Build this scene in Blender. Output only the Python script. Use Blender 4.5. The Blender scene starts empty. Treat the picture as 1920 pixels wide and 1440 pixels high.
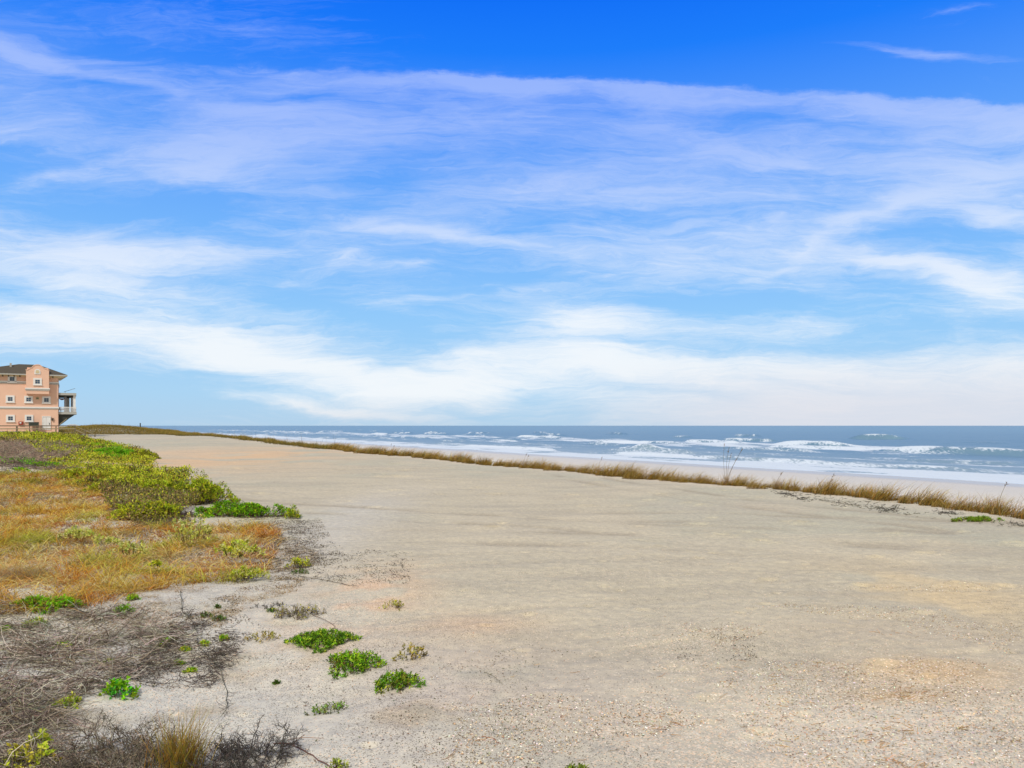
import bpy, bmesh, math
import numpy as np
from mathutils import Vector
R = np.random.default_rng(7)
sc = bpy.context.scene
COL = sc.collection
PI = math.pi
F = 1371.0; HX = 960.0; HY = 798.0; EYE = 2.2
CU, SU = 0.8544, 0.5196            # shore frame: u runs along the beach, v out to sea

def s2l(c):
    c = np.asarray(c, float) / 255.0
    return np.where(c <= 0.04045, c / 12.92, ((c + 0.055) / 1.055) ** 2.4)
def ss(a, b, x):
    t = np.clip((np.asarray(x, float) - a) / (b - a), 0, 1)
    return t * t * (3 - 2 * t)
_L = np.random.default_rng(3).random((256, 256))
def vn(x, y):
    x = np.asarray(x, float); y = np.asarray(y, float)
    xi = np.floor(x).astype(int); yi = np.floor(y).astype(int)
    fx = x - xi; fy = y - yi
    fx = fx * fx * (3 - 2 * fx); fy = fy * fy * (3 - 2 * fy)
    a = _L[xi & 255, yi & 255]; b = _L[(xi + 1) & 255, yi & 255]
    c = _L[xi & 255, (yi + 1) & 255]; d = _L[(xi + 1) & 255, (yi + 1) & 255]
    return (a * (1 - fx) + b * fx) * (1 - fy) + (c * (1 - fx) + d * fx) * fy
def fbm(x, y, o=4):
    s = 0; a = 0.5; n = 0
    for i in range(o):
        s = s + a * vn(x + 17.3 * i, y + 9.7 * i); n += a; a *= 0.5
        x = np.asarray(x) * 2.03; y = np.asarray(y) * 2.03
    return s / n
def uv(X, Y): return -SU * X + CU * Y, CU * X + SU * Y
def xy(u, v): return -SU * u + CU * v, CU * u + SU * v

# ---------------------------------------------------------------- terrain height
def crest(u):
    return 20.7 + 1.0 * (fbm(u / 7.0, u * 0 + 3.1, 3) - .5) - 1.9 * (1 - ss(6, 15, u))
_dr = np.random.default_rng(101)
DIMP = []
for (cx, cy, sx, sy, n_, r_) in ((3.5, 22, 5, 3, 26, .17), (7, 16, 2.5, 2.5, 22, .15), (-2, 28, 5, 5, 18, .2), (2.6, 12.5, 1.2, .8, 26, .07), (0, 8, 2.5, 1.5, 24, .07), (3, 7, 2, 1.5, 30, .06), (-8, 40, 6, 8, 20, .3), (6, 11, 1.6, 1.5, 14, .12)):
    for _ in range(n_): DIMP.append((cx + _dr.normal(0, sx), cy + _dr.normal(0, sy), r_ * _dr.uniform(.6, 1.4), _dr.uniform(.25, .45)))
def _dimple(X, Y):
    z = np.zeros(np.shape(X)); X = np.asarray(X); Y = np.asarray(Y)
    if X.size < 200: return z
    for (cx, cy, r_, k_) in DIMP:
        m = (np.abs(X - cx) < 3 * r_) & (np.abs(Y - cy) < 3 * r_)
        if m.any():
            d2 = ((X[m] - cx) ** 2 + ((Y[m] - cy) * 1.6) ** 2) / r_ ** 2
            z[m] += r_ * k_ * (-np.exp(-d2) + .45 * np.exp(-(np.sqrt(d2) - 1.5) ** 2 * 3))
    return z
def _track(X, Y):
    """old tyre tracks: pairs of shallow curved grooves"""
    s_ = 0 * X
    for (cx, cy, r_, a0, a1) in ((-6, -18, 33, 50, 100), (-3, -22, 40, 48, 88), (14, 52, 38, 215, 290), (30, 34, 27, 170, 232), (-2, 2, 13.5, 15, 75)):
        d = np.hypot(X - cx, Y - cy) - r_ - .5 * (vn(X / 4, Y / 4) - .5); a = np.degrees(np.arctan2(Y - cy, X - cx)) % 360
        w_ = ss(a0, a0 + 10, a) * ss(a1, a1 - 10, a)
        s_ = np.maximum(s_, w_ * (np.exp(-((d - .85) / .26) ** 2) + np.exp(-((d + .85) / .26) ** 2)) * (.35 + .65 * ss(.35, .6, vn(X / 1.7 + 9, Y / 1.7))))
    return s_
def H(X, Y, fine=True):
    u, v = uv(X, Y)
    z = 0.16 * (fbm(X / 6.0, Y / 6.0, 3) - .5)
    z = z + .98 * ss(14, 60, u) * (1 - ss(-8, 6.5, v)) * (1 - 0.5 * ss(112, 122, u))
    z = z + 0.12 * ss(-1, -4, v) * ss(2, 8, u)
    z = z + 0.45 * ss(60, 125, u) + 1.55 * ss(158, 184, u) * np.exp(-((v - 8) / 9.5) ** 2) * (1 - .6 * ss(230, 300, u))
    z = z + 0.35 * (fbm(X / 2.3 + 9, Y / 2.3, 3) - .5) * ss(4.5, 0, v)
    if fine:
        q1 = X * .94 + Y * .34; q2 = -X * .34 + Y * .94 + .012 * q1 * q1
        tr = ss(.56, .70, fbm(q1 / 6.0 + 31, q2 / .55 + 12, 3)) * ss(.40, .6, fbm(X / 9 + 5, Y / 9, 2)) * ss(0, 4, v)
        z = z - .012 * tr - .022 * _track(X, Y) + .07 * (fbm(X / 2.1 + 60, Y / 1.5, 3) - .5) * ss(16, 5, np.hypot(X, Y))
        z = z + _dimple(X, Y)
        z = z + 0.05 * (fbm(X / 0.9, Y / 0.9 + 5, 3) - .5) + 0.022 * (fbm(X / .22, Y / .16 + 5, 2) - .5)
    vc = crest(u)
    zb = -1.72 - 0.019 * (v - 24) - 0.03 * np.maximum(v - 68, 0) + .05 * (fbm(u / 14, v / 3, 3) - .5)
    zb = np.maximum(zb, -12)
    s = ss(vc + .2, vc + 3.6, v)
    return z * (1 - s) + zb * s

def pt(px, py):
    """ground point seen at a place of the photograph"""
    dx = (px - HX) / F; dz = (HY - py) / F
    t = np.geomspace(2.0, 900, 6000)
    g = EYE + dz * t - H(dx * t, t, False)
    i = np.argmax(g < 0) if (g < 0).any() else len(t) - 1
    return float(dx * t[i]), float(t[i])
def hz(x, y): return float(H(np.array([x]), np.array([y]))[0])
def poly(pts): return np.array([pt(*p) for p in pts])
def inside(P, x, y):
    r = np.zeros(len(x), bool); n = len(P)
    for i in range(n):
        x0, y0 = P[i]; x1, y1 = P[(i + 1) % n]
        if y0 == y1: continue
        c = (y0 > y) != (y1 > y)
        r ^= c & (x < (x1 - x0) * (y - y0) / (y1 - y0) + x0)
    return r
def scatter(P, n, clump=0, thr=0.0, pw=0.0, rng=R):
    """n points in a polygon; clump = noise size in metres, kept where the noise passes thr; pw thins with distance"""
    lo = P.min(0); hi = P.max(0); out = []
    got = 0
    for _ in range(60):
        q = rng.random((n * 3, 2)) * (hi - lo) + lo
        k = inside(P, q[:, 0], q[:, 1])
        if pw:
            d = np.hypot(q[:, 0], q[:, 1]); k &= rng.random(len(q)) < (lo_d(P) / d) ** pw
        if clump:
            k &= fbm(q[:, 0] / clump + 3, q[:, 1] / clump + 8, 2) + .25 * (rng.random(len(q)) - .5) > thr
        out.append(q[k]); got += k.sum()
        if got >= n: break
    return np.concatenate(out)[:n]
def lo_d(P): return np.hypot(P[:, 0], P[:, 1]).min()

# ---------------------------------------------------------------- object helpers
def tag(o, label=None, cat=None, group=None, kind=None):
    if label: o['label'] = label
    if cat: o['category'] = cat
    if group: o['group'] = group
    if kind: o['kind'] = kind
    return o
def empty(name, loc, rz=0.0):
    o = bpy.data.objects.new(name, None); COL.objects.link(o)
    o.location = loc; o.rotation_euler = (0, 0, rz); o.empty_display_size = .1
    return o
def build(name, V, Fc, mat, parent=None, col=None, smooth=False, extra=None):
    V = np.ascontiguousarray(V, np.float32).reshape(-1, 3); Fc = np.ascontiguousarray(Fc, np.int32)
    n, k = Fc.shape
    me = bpy.data.meshes.new(name)
    me.vertices.add(len(V)); me.vertices.foreach_set('co', V.ravel())
    me.loops.add(n * k); me.loops.foreach_set('vertex_index', Fc.ravel())
    me.polygons.add(n); me.polygons.foreach_set('loop_start', np.arange(n, dtype=np.int32) * k)
    me.update(calc_edges=True)
    if smooth: me.polygons.foreach_set('use_smooth', np.ones(n, bool))
    for nm, c in ([('Col', col)] if col is not None else []) + (extra or []):
        a = me.color_attributes.new(nm, 'FLOAT_COLOR', 'POINT')
        c = np.asarray(c, np.float32).reshape(-1, 3)
        a.data.foreach_set('color', np.concatenate([c, np.ones((len(c), 1), np.float32)], 1).ravel())
    me.materials.append(mat)
    o = bpy.data.objects.new(name, me); COL.objects.link(o)
    if parent: o.parent = parent
    return o
def bmobj(name, bm, mat, parent=None, smooth=False):
    bmesh.ops.recalc_face_normals(bm, faces=bm.faces)
    me = bpy.data.meshes.new(name); bm.to_mesh(me); bm.free()
    if smooth:
        for p in me.polygons: p.use_smooth = True
    me.materials.append(mat)
    o = bpy.data.objects.new(name, me); COL.objects.link(o)
    if parent: o.parent = parent
    return o
def box(bm, x0, x1, y0, y1, z0, z1):
    v = [bm.verts.new((x, y, z)) for z in (z0, z1) for x, y in ((x0, y0), (x1, y0), (x1, y1), (x0, y1))]
    for f in ((0, 1, 2, 3), (4, 5, 6, 7), (0, 1, 5, 4), (1, 2, 6, 5), (2, 3, 7, 6), (3, 0, 4, 7)):
        bm.faces.new([v[i] for i in f])
def beam(bm, a, b, w, h):
    a = Vector(a); b = Vector(b); d = (b - a).normalized()
    s = d.cross(Vector((0, 0, 1)));  s = s.normalized() if s.length > 1e-3 else Vector((1, 0, 0))
    t = s.cross(d).normalized()
    v = [bm.verts.new(p + s * i * w / 2 + t * j * h / 2) for p in (a, b) for i, j in ((-1, -1), (1, -1), (1, 1), (-1, 1))]
    for f in ((0, 1, 2, 3), (4, 5, 6, 7), (0, 1, 5, 4), (1, 2, 6, 5), (2, 3, 7, 6), (3, 0, 4, 7)):
        bm.faces.new([v[i] for i in f])
def prism(bm, pts, y0, y1):
    a = [bm.verts.new((x, y0, z)) for x, z in pts]; b = [bm.verts.new((x, y1, z)) for x, z in pts]
    bm.faces.new(a); bm.faces.new(b[::-1])
    for i in range(len(pts)): bm.faces.new((a[i], a[(i + 1) % len(pts)], b[(i + 1) % len(pts)], b[i]))
def boxes(name, bl, mat, parent):
    bm = bmesh.new()
    for b in bl: box(bm, *b)
    return bmobj(name, bm, mat, parent)

# ---------------------------------------------------------------- materials
class NT:
    def __init__(s, tree): s.t = tree; s.n = tree.nodes; s.l = tree.links
    def node(s, typ, **kw):
        n = s.n.new(typ)
        for k, v in kw.items(): setattr(n, k, v)
        return n
    def put(s, sock, v):
        if isinstance(v, bpy.types.NodeSocket): s.l.new(v, sock)
        elif v is not None:
            if isinstance(v, (tuple, list, np.ndarray)) and len(v) == 3 and sock.type == 'RGBA': v = (*[float(x) for x in v], 1)
            sock.default_value = v
    def m(s, op, a, b=None, c=None, clamp=False):
        n = s.node('ShaderNodeMath', operation=op, use_clamp=clamp)
        for i, x in enumerate((a, b, c)): s.put(n.inputs[i], x)
        return n.outputs[0]
    def mix(s, f, a, b, typ='MIX'):
        n = s.node('ShaderNodeMix', data_type='RGBA', blend_type=typ)
        s.put(n.inputs[0], f); s.put(n.inputs[6], a); s.put(n.inputs[7], b)
        return n.outputs[2]
    def noise(s, vec, scale, detail=4, rough=.5, dist=0, color=False):
        n = s.node('ShaderNodeTexNoise')
        if vec is not None: s.l.new(vec, n.inputs['Vector'])
        n.inputs['Scale'].default_value = scale; n.inputs['Detail'].default_value = detail
        n.inputs['Roughness'].default_value = rough; n.inputs['Distortion'].default_value = dist
        return n.outputs[1 if color else 0]
    def voro(s, vec, scale, out='Distance'):
        n = s.node('ShaderNodeTexVoronoi'); s.l.new(vec, n.inputs['Vector']); n.inputs['Scale'].default_value = scale
        return n.outputs[out]
    def rng(s, v, a, b, c=0, d=1, smooth=False):
        n = s.node('ShaderNodeMapRange', interpolation_type='SMOOTHSTEP' if smooth else 'LINEAR')
        for i, x in enumerate((v, a, b, c, d)): s.put(n.inputs[i], x)
        return n.outputs[0]
def newmat(name):
    m = bpy.data.materials.new(name); m.use_nodes = True
    t = NT(m.node_tree); bs = m.node_tree.nodes['Principled BSDF']; out = m.node_tree.nodes['Material Output']
    return m, t, bs, out
def plain(name, rgb, rough=.7, var=.12, scale=3.0, metal=0, spec=.3, bump=0.0):
    m, t, bs, out = newmat(name)
    tc = t.node('ShaderNodeTexCoord').outputs['Object']
    c = np.array(rgb, float); n = t.noise(tc, scale, 6, .6)
    t.put(bs.inputs['Base Color'], t.mix(n, tuple(c * (1 - var)), tuple(np.minimum(c * (1 + var), 1))))
    bs.inputs['Roughness'].default_value = rough; bs.inputs['Metallic'].default_value = metal
    bs.inputs['Specular IOR Level'].default_value = spec
    if bump:
        b = t.node('ShaderNodeBump'); b.inputs['Strength'].default_value = bump; b.inputs['Distance'].default_value = .02
        t.l.new(t.noise(tc, scale * 12, 4), b.inputs['Height']); t.l.new(b.outputs[0], bs.inputs['Normal'])
    return m
def veg(name, trans=.3, rough=.6):
    m, t, bs, out = newmat(name)
    a = t.node('ShaderNodeAttribute', attribute_name='Col').outputs['Color']
    tc = t.node('ShaderNodeTexCoord').outputs['Object']
    c = t.mix(1.0, a, t.mix(t.noise(tc, 18, 3), (.8, .8, .8), (1.2, 1.2, 1.2)), 'MULTIPLY')
    t.put(bs.inputs['Base Color'], c); bs.inputs['Roughness'].default_value = rough
    bs.inputs['Specular IOR Level'].default_value = .25
    if trans:
        tr = t.node('ShaderNodeBsdfTranslucent'); t.l.new(c, tr.inputs[0])
        mx = t.node('ShaderNodeMixShader'); mx.inputs[0].default_value = trans
        t.l.new(bs.outputs[0], mx.inputs[1]); t.l.new(tr.outputs[0], mx.inputs[2]); t.l.new(mx.outputs[0], out.inputs[0])
    return m
M_LEAF = veg('leaf', .35); M_GRASS = veg('grass_blade', .3, .7); M_TWIG = veg('twig', 0, .85)

# ---------------------------------------------------------------- plant geometry
def jit(c, n, a=.18, h=.08, rng=R):
    """n colours round c: lightness and hue both vary"""
    c = np.asarray(c, float)
    return np.clip(c * (1 + a * rng.standard_normal((n, 1))) * (1 + h * rng.standard_normal((n, 3))), .004, .9)
def pal(cols, n, rng=R, a=.18):
    cols = np.array([s2l(c) for c in cols]); return jit(cols[rng.integers(0, len(cols), n)], n, a, rng=rng)
def blades(P, h, w, ang, lean, seg=3, col=None, tipcol=None, rng=R, droop=0.0):
    n = len(P); t = np.linspace(0, 1, seg + 1)[None, :, None]
    d = np.stack([np.cos(ang), np.sin(ang), np.zeros(n)], 1)[:, None, :]
    h = np.broadcast_to(h, (n,))[:, None, None]; lean = np.broadcast_to(lean, (n,))[:, None, None]
    droop = np.broadcast_to(droop, (n,))[:, None, None]
    C = P[:, None, :] + d * (h * lean * (t ** 1.7)) + np.array([0, 0, 1.0]) * h * (t - droop * t ** 2.5) * np.maximum(1 - .3 * lean, .2)
    f = rng.random(n) * 2 * PI
    sd = np.stack([np.cos(f), np.sin(f), .0 * f], 1)[:, None, :]
    ww = np.broadcast_to(w, (n,))[:, None, None] * .5 * (1 - .93 * t ** 1.6)
    V = np.stack([C - sd * ww, C + sd * ww], 2)                    # n, seg+1, 2, 3
    b = (np.arange(n) * (seg + 1) * 2)[:, None]; k = np.arange(seg)[None, :] * 2
    Fc = np.stack([b + k, b + k + 1, b + k + 3, b + k + 2], 2).reshape(-1, 4)
    if tipcol is None: tipcol = col
    cc = col[:, None, None, :] * (1 - t[..., None]) + tipcol[:, None, None, :] * t[..., None]
    cc = np.broadcast_to(cc, V.shape)
    return V.reshape(-1, 3), Fc, cc.reshape(-1, 3)
def leaves(P, D, L, W, col, rng=R, fold=.25):
    """one folded leaf (two triangles) at each P along D"""
    n = len(P); D = D / np.linalg.norm(D, axis=1, keepdims=True)
    r = rng.standard_normal((n, 3)) * .5 + np.array([0, 0, 1.0])
    S = np.cross(D, r); S /= np.linalg.norm(S, axis=1, keepdims=True) + 1e-9
    N = np.cross(S, D); L = np.broadcast_to(L, (n,))[:, None]; W = np.broadcast_to(W, (n,))[:, None]
    mid = P + D * L * .55 + N * W * fold
    V = np.stack([P, mid + S * W * .5, P + D * L - N * L * .1, mid - S * W * .5], 1)
    b = np.arange(n)[:, None] * 4
    Fc = np.concatenate([b + [0, 1, 2], b + [0, 2, 3]], 1).reshape(-1, 3)
    return V.reshape(-1, 3), Fc, np.repeat(col, 4, 0)
def tubes(C, rad, col):
    """three-sided tubes along paths C (n,k,3)"""
    n, k, _ = C.shape
    T = np.gradient(C, axis=1); T /= np.linalg.norm(T, axis=2, keepdims=True) + 1e-9
    ref = np.array([.31, .22, .93]); A = np.cross(T, ref); A /= np.linalg.norm(A, axis=2, keepdims=True) + 1e-9
    B = np.cross(T, A)
    V = np.stack([C + rad[..., None] * (math.cos(a) * A + math.sin(a) * B) for a in (0, 2.094, 4.189)], 2)
    b = (np.arange(n) * k * 3)[:, None, None]; j = (np.arange(k - 1) * 3)[None, :, None]; s = np.arange(3)[None, None, :]; s2 = (s + 1) % 3
    Fc = np.stack([b + j + s, b + j + s2, b + j + 3 + s2, b + j + 3 + s], 3).reshape(-1, 4)
    cc = np.broadcast_to(col[:, None, None, :], V.shape)
    return V.reshape(-1, 3), Fc, cc.reshape(-1, 3)
def grow(P, D, L, k=5, wob=.35, sag=0.0, rng=R):
    n = len(P); D = D / (np.linalg.norm(D, axis=1, keepdims=True) + 1e-9); L = np.broadcast_to(L, (n,))[:, None]
    C = [P]
    for i in range(k - 1):
        D = D + wob * rng.standard_normal((n, 3)); D[:, 2] -= sag
        D /= np.linalg.norm(D, axis=1, keepdims=True); C.append(C[-1] + D * L / (k - 1))
    return np.stack(C, 1)
def cat(parts):
    Vs, Fs, Cs = [], [], []; o = 0
    for V, Fc, c in parts: Vs.append(V); Fs.append(Fc + o); Cs.append(c); o += len(V)
    return np.concatenate(Vs), np.concatenate(Fs), np.concatenate(Cs)
def on_ground(q, up=0.0):
    return np.stack([q[:, 0], q[:, 1], H(q[:, 0], q[:, 1]) + up], 1)

# ---------------------------------------------------------------- camera, light, sky
cam = bpy.data.cameras.new('camera'); co = bpy.data.objects.new('camera', cam); COL.objects.link(co)
co.location = (0, 0, EYE); co.rotation_euler = (PI / 2, 0, 0)
cam.sensor_width = 36; cam.lens = 36 * F / 1920; cam.shift_y = (HY - 720) / 1920
cam.clip_start = .1; cam.clip_end = 60000
sc.camera = co
SUN_EL, SUN_AZ = math.radians(48), math.radians(196)      # behind the camera, a little to the left
sl = bpy.data.lights.new('sun', 'SUN'); sl.energy = 2.9; sl.angle = math.radians(5); sl.color = (1, .95, .87)
so = bpy.data.objects.new('sun', sl); COL.objects.link(so)
dsun = Vector((math.sin(SUN_AZ) * math.cos(SUN_EL), math.cos(SUN_AZ) * math.cos(SUN_EL), math.sin(SUN_EL)))
so.rotation_euler = dsun.to_track_quat('Z', 'Y').to_euler(); so.location = (0, 0, 50)
sc.view_settings.view_transform = 'Standard'; sc.view_settings.look = 'None'
sc.view_settings.exposure = 0; sc.view_settings.gamma = 1

w = bpy.data.worlds.new('World'); sc.world = w; w.use_nodes = True
t = NT(w.node_tree); bg = w.node_tree.nodes['Background']
dirv = t.node('ShaderNodeTexCoord').outputs['Generated']
sep = t.node('ShaderNodeSeparateXYZ'); t.l.new(dirv, sep.inputs[0])
az = t.m('ARCTAN2', sep.outputs[0], sep.outputs[1])
el = t.m('ARCSINE', sep.outputs[2])
def ang(px, py):
    return (px - HX) / F, (HY - py) / F
def elev(py): return math.atan((HY - py) / F)
ysafe = t.m('MAXIMUM', sep.outputs[1], .25); gx = t.m('DIVIDE', sep.outputs[0], ysafe); gz_ = t.m('DIVIDE', sep.outputs[2], ysafe)
cb = t.node('ShaderNodeCombineXYZ'); t.l.new(gx, cb.inputs[0]); t.l.new(gz_, cb.inputs[1])
p0 = cb.outputs[0]
def vm(op, a, b=None):
    n = t.node('ShaderNodeVectorMath', operation=op); t.put(n.inputs[0], a)
    if b is not None: t.put(n.inputs[1], b)
    return n.outputs[0]
def stretch(v, sx, sy, off=0, rot=0.0):
    n = t.node('ShaderNodeMapping'); t.l.new(v, n.inputs[0])
    n.inputs['Location'].default_value = (off, off * .7, off * .3); n.inputs['Scale'].default_value = (sx, sy, 1)
    n.inputs['Rotation'].default_value = (0, 0, rot)
    return n.outputs[0]
wn = t.noise(stretch(p0, 3, 9, 2.0), 1.6, 5, .55, color=True)
warp = vm('MULTIPLY', vm('SUBTRACT', wn, (.5, .5, .5)), (.20, .06, 0))
p1 = vm('ADD', p0, warp)
BL = [  # px, py, half width, half height, tilt (degrees, clockwise on the picture), weight
 (120, 615, 420, 95, 3, .82), (440, 650, 330, 88, 8, .9), (660, 705, 300, 60, 10, .7), (1090, 590, 230, 90, 0, .9),
 (860, 730, 260, 75, -10, .75), (1180, 690, 420, 72, 2, .8), (1560, 700, 420, 70, 0, .65), (1900, 690, 380, 85, 0, .65),
 (1500, 770, 600, 60, 0, .55), (130, 480, 420, 60, 2, .8), (380, 465, 200, 25, 0, .35),
 (10, 95, 230, 40, 12, .95), (260, 155, 330, 26, 13, .45), (30, 250, 170, 34, 5, .55), (110, 325, 130, 22, -14, .55),
 (1690, 498, 330, 26, 9, .75), (1860, 545, 300, 42, 14, .85), (1700, 385, 210, 42, -22, .6), (1870, 405, 180, 26, 8, .55), (1480, 290, 420, 26, 5, .45), (1320, 182, 300, 26, 3, .45), (1700, 205, 400, 30, 4, .5),
 (840, 440, 170, 22, 8, .8), (980, 462, 150, 28, 6, .45), (625, 480, 70, 10, -6, .55), (780, 500, 90, 9, -4, .4), (540, 525, 80, 8, 2, .3),
 (600, 765, 330, 14, 6.5, .8), (1750, 98, 290, 20, 8, .8), (1790, 20, 120, 10, 0, .55), (1640, 90, 200, 16, 6, .5),
 (560, 260, 420, 60, -3, .35), (960, 155, 520, 22, 2, .35), (480, 60, 500, 40, 10, .2), (1500, 470, 160, 16, -30, .3), (700, 620, 260, 40, 12, .3),
 (1040, 350, 300, 60, 0, .2), (850, 560, 200, 26, 0, .25), (1250, 500, 260, 40, 0, .2), (1500, 620, 300, 20, 0, .3),
 # openings of clear sky
 (1350, 600, 420, 30, 0, .3), (620, 560, 420, 24, 14, .25), (1000, 660, 560, 60, 0, .25), (1640, 560, 300, 22, 6, .3), (280, 540, 260, 20, 4, .35), (700, 420, 300, 20, -6, .25), (450, 320, 380, 40, 0, .3), (1150, 250, 500, 50, 0, .25),
 (420, 712, 260, 16, 10, -.25), (760, 680, 130, 16, 8, -.35), (1180, 640, 160, 12, 3, -.3), (1420, 655, 300, 14, 0, -.3), (500, 600, 200, 14, 8, -.25), (100, 570, 160, 14, 4, -.35), (1560, 730, 260, 12, 3, -.25),
 (300, 395, 330, 60, 3, -.6), (560, 560, 260, 60, 18, -.5), (30, 545, 200, 26, 3, -.45), (720, 610, 190, 40, 25, -.35), (930, 520, 260, 40, 0, -.3),
 (1380, 560, 430, 36, 0, -.4), (1660, 620, 300, 26, 0, -.25), (230, 735, 330, 60, 5, -.8), (180, 160, 130, 10, 10, -.3), (550, 182, 220, 16, -8, -.35), (1880, 280, 110, 34, 0, -.45), (1120, 400, 360, 34, 0, -.5), (1870, 445, 190, 14, 2, -.4), (1260, 735, 260, 20, 8, -.5), (700, 350, 120, 26, 0, -.2), (880, 640, 140, 30, 0, -.25), (830, 780, 260, 26, 0, -.4), (1000, 740, 90, 30, 0, -.3),
]
cov = None
for (x, y, rx, ry, tilt, wt) in BL:
    a, e = ang(x, y); k = 1 / F
    n = t.node('ShaderNodeMapping', vector_type='TEXTURE'); t.l.new(p1, n.inputs[0])
    n.inputs['Location'].default_value = (a, e, 0); n.inputs['Rotation'].default_value = (0, 0, -math.radians(tilt))
    n.inputs['Scale'].default_value = (rx * 1.35 * k, ry * 1.5 * k, 1)
    g = t.node('ShaderNodeTexGradient', gradient_type='QUADRATIC_SPHERE'); t.l.new(n.outputs[0], g.inputs[0])
    cov = t.m('MULTIPLY', g.outputs[1], wt * 1.0) if cov is None else t.m('MULTIPLY_ADD', g.outputs[1], wt * 1.0, cov)
# the high veil with its sharp upper edge, sinking towards the right
sp1 = t.node('ShaderNodeSeparateXYZ'); t.l.new(vm('ADD', p0, vm('MULTIPLY', vm('ADD', warp, vm('MULTIPLY', vm('SUBTRACT', t.noise(stretch(p0, 8, 14, 7.0), 1.5, 6, .65, color=True), (.5, .5, .5)), (.0, .16, 0))), (.3, .2, 0))), sp1.inputs[0])
a0, e0 = ang(960, 143); a1, e1 = ang(1900, 186); a2, e2 = ang(200, 150)
edge = t.m('MULTIPLY_ADD', sp1.outputs[0], (e1 - e0) / (a1 - a0), e0)
edge = t.m('MAXIMUM', edge, -1.5)
veil = t.rng(t.m('SUBTRACT', edge, sp1.outputs[1]), -.003, .008, 0, 1, True)
rim = t.m('MULTIPLY', veil, t.rng(t.m('SUBTRACT', edge, sp1.outputs[1]), .05, .008, 0, t.rng(t.noise(stretch(p1, 3.5, 6, 31.0), 1.0, 4), .36, .62, .0, .34), True))
veil = t.m('MULTIPLY', veil, t.rng(sp1.outputs[1], .16, .30, 0, 1, True))
veil = t.m('MULTIPLY', veil, t.rng(sp1.outputs[0], -.52, -.32, .45, 1, True))
rim = t.m('MULTIPLY', rim, t.rng(sp1.outputs[0], -.3, .1, .3, 1, True))
n1 = t.noise(stretch(p1, 4.2, 22, 4.0, .06), 1.0, 9, .68, .6)
n2 = t.noise(stretch(p1, 7, 80, 9.0, -.10), 1.3, 9, .72, .8)
n3 = t.noise(stretch(p1, 2.6, 8, 13.0, .1), 1.0, 5, .55, .3)
st = t.m('ADD', t.m('MULTIPLY', n1, .55), t.m('MULTIPLY', n2, .45))
dens = t.m('ADD', t.m('ADD', cov, t.m('MULTIPLY', veil, t.rng(n3, .32, .66, .20, .60))), t.m('MULTIPLY', t.m('SUBTRACT', st, .5), 2.1))
dens = t.m('ADD', dens, t.m('MULTIPLY', t.m('SUBTRACT', n3, .5), .7))
dens = t.m('ADD', dens, rim)
dens = t.m('SUBTRACT', dens, t.m('MULTIPLY', t.rng(t.m('SUBTRACT', edge, sp1.outputs[1]), .004, -.01, 0, .34, True), t.rng(sp1.outputs[0], -.3, -.05, 0, 1, True)))
dens = t.rng(t.m('ADD', dens, .06), -.1, 1.05, 0, 1, True)
hi = t.rng(el, .05, .34, .92, .62)
dens = t.m('MULTIPLY', dens, hi, clamp=True)
def ramp(v, stops):
    n = t.node('ShaderNodeValToRGB'); t.l.new(v, n.inputs[0]); cr = n.color_ramp
    while len(cr.elements) < len(stops): cr.elements.new(.5)
    for e_, (p, c) in zip(cr.elements, stops): e_.position = p; e_.color = (*s2l(c), 1)
    return n.outputs[0]
elr = t.rng(el, -.02, .58)
def epos(py): return (elev(py) + .02) / .6
base = ramp(elr, [(0, (176, 206, 232)), (epos(798), (180, 212, 238)), (epos(740), (170, 213, 246)), (epos(600), (146, 203, 253)), (epos(450), (116, 182, 255)), (epos(280), (86, 158, 255)), (epos(100), (18, 126, 255)), (epos(0), (0, 113, 252))])
nish = t.node('ShaderNodeTexSky', sky_type='NISHITA'); nish.sun_disc = False
nish.sun_elevation = SUN_EL; nish.sun_rotation = SUN_AZ
nb = t.mix(1.0, nish.outputs[0], (.1, .1, .1), 'MULTIPLY')
base = t.mix(.06, base, nb)
cl = ramp(elr, [(0, (222, 226, 232)), (epos(798), (226, 230, 236)), (epos(740), (246, 250, 253)), (epos(600), (252, 254, 255)), (epos(450), (226, 236, 255)), (epos(280), (194, 211, 255)), (epos(120), (178, 200, 255)), (epos(0), (160, 190, 255))])
# the warm grey murk low in the south-east
murk = t.m('MULTIPLY', t.rng(az, .0, .38, 0, 1, True), t.rng(el, .105, .02, 0, 1, True))
skyc = t.mix(dens, base, cl)
skyc = t.mix(t.m('MULTIPLY', murk, .75), skyc, tuple(s2l((226, 226, 234))))
# unseen warm cloud added overhead and behind the viewer to neutralise blue ambient light
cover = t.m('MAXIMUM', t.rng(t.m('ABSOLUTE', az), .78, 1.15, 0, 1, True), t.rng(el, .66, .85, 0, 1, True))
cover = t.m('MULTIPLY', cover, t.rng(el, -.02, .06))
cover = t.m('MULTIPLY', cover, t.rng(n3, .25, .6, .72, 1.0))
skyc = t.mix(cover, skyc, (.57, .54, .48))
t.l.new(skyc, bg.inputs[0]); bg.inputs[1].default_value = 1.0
w.cycles.sampling_method = 'MANUAL'; w.cycles.sample_map_resolution = 512

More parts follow.
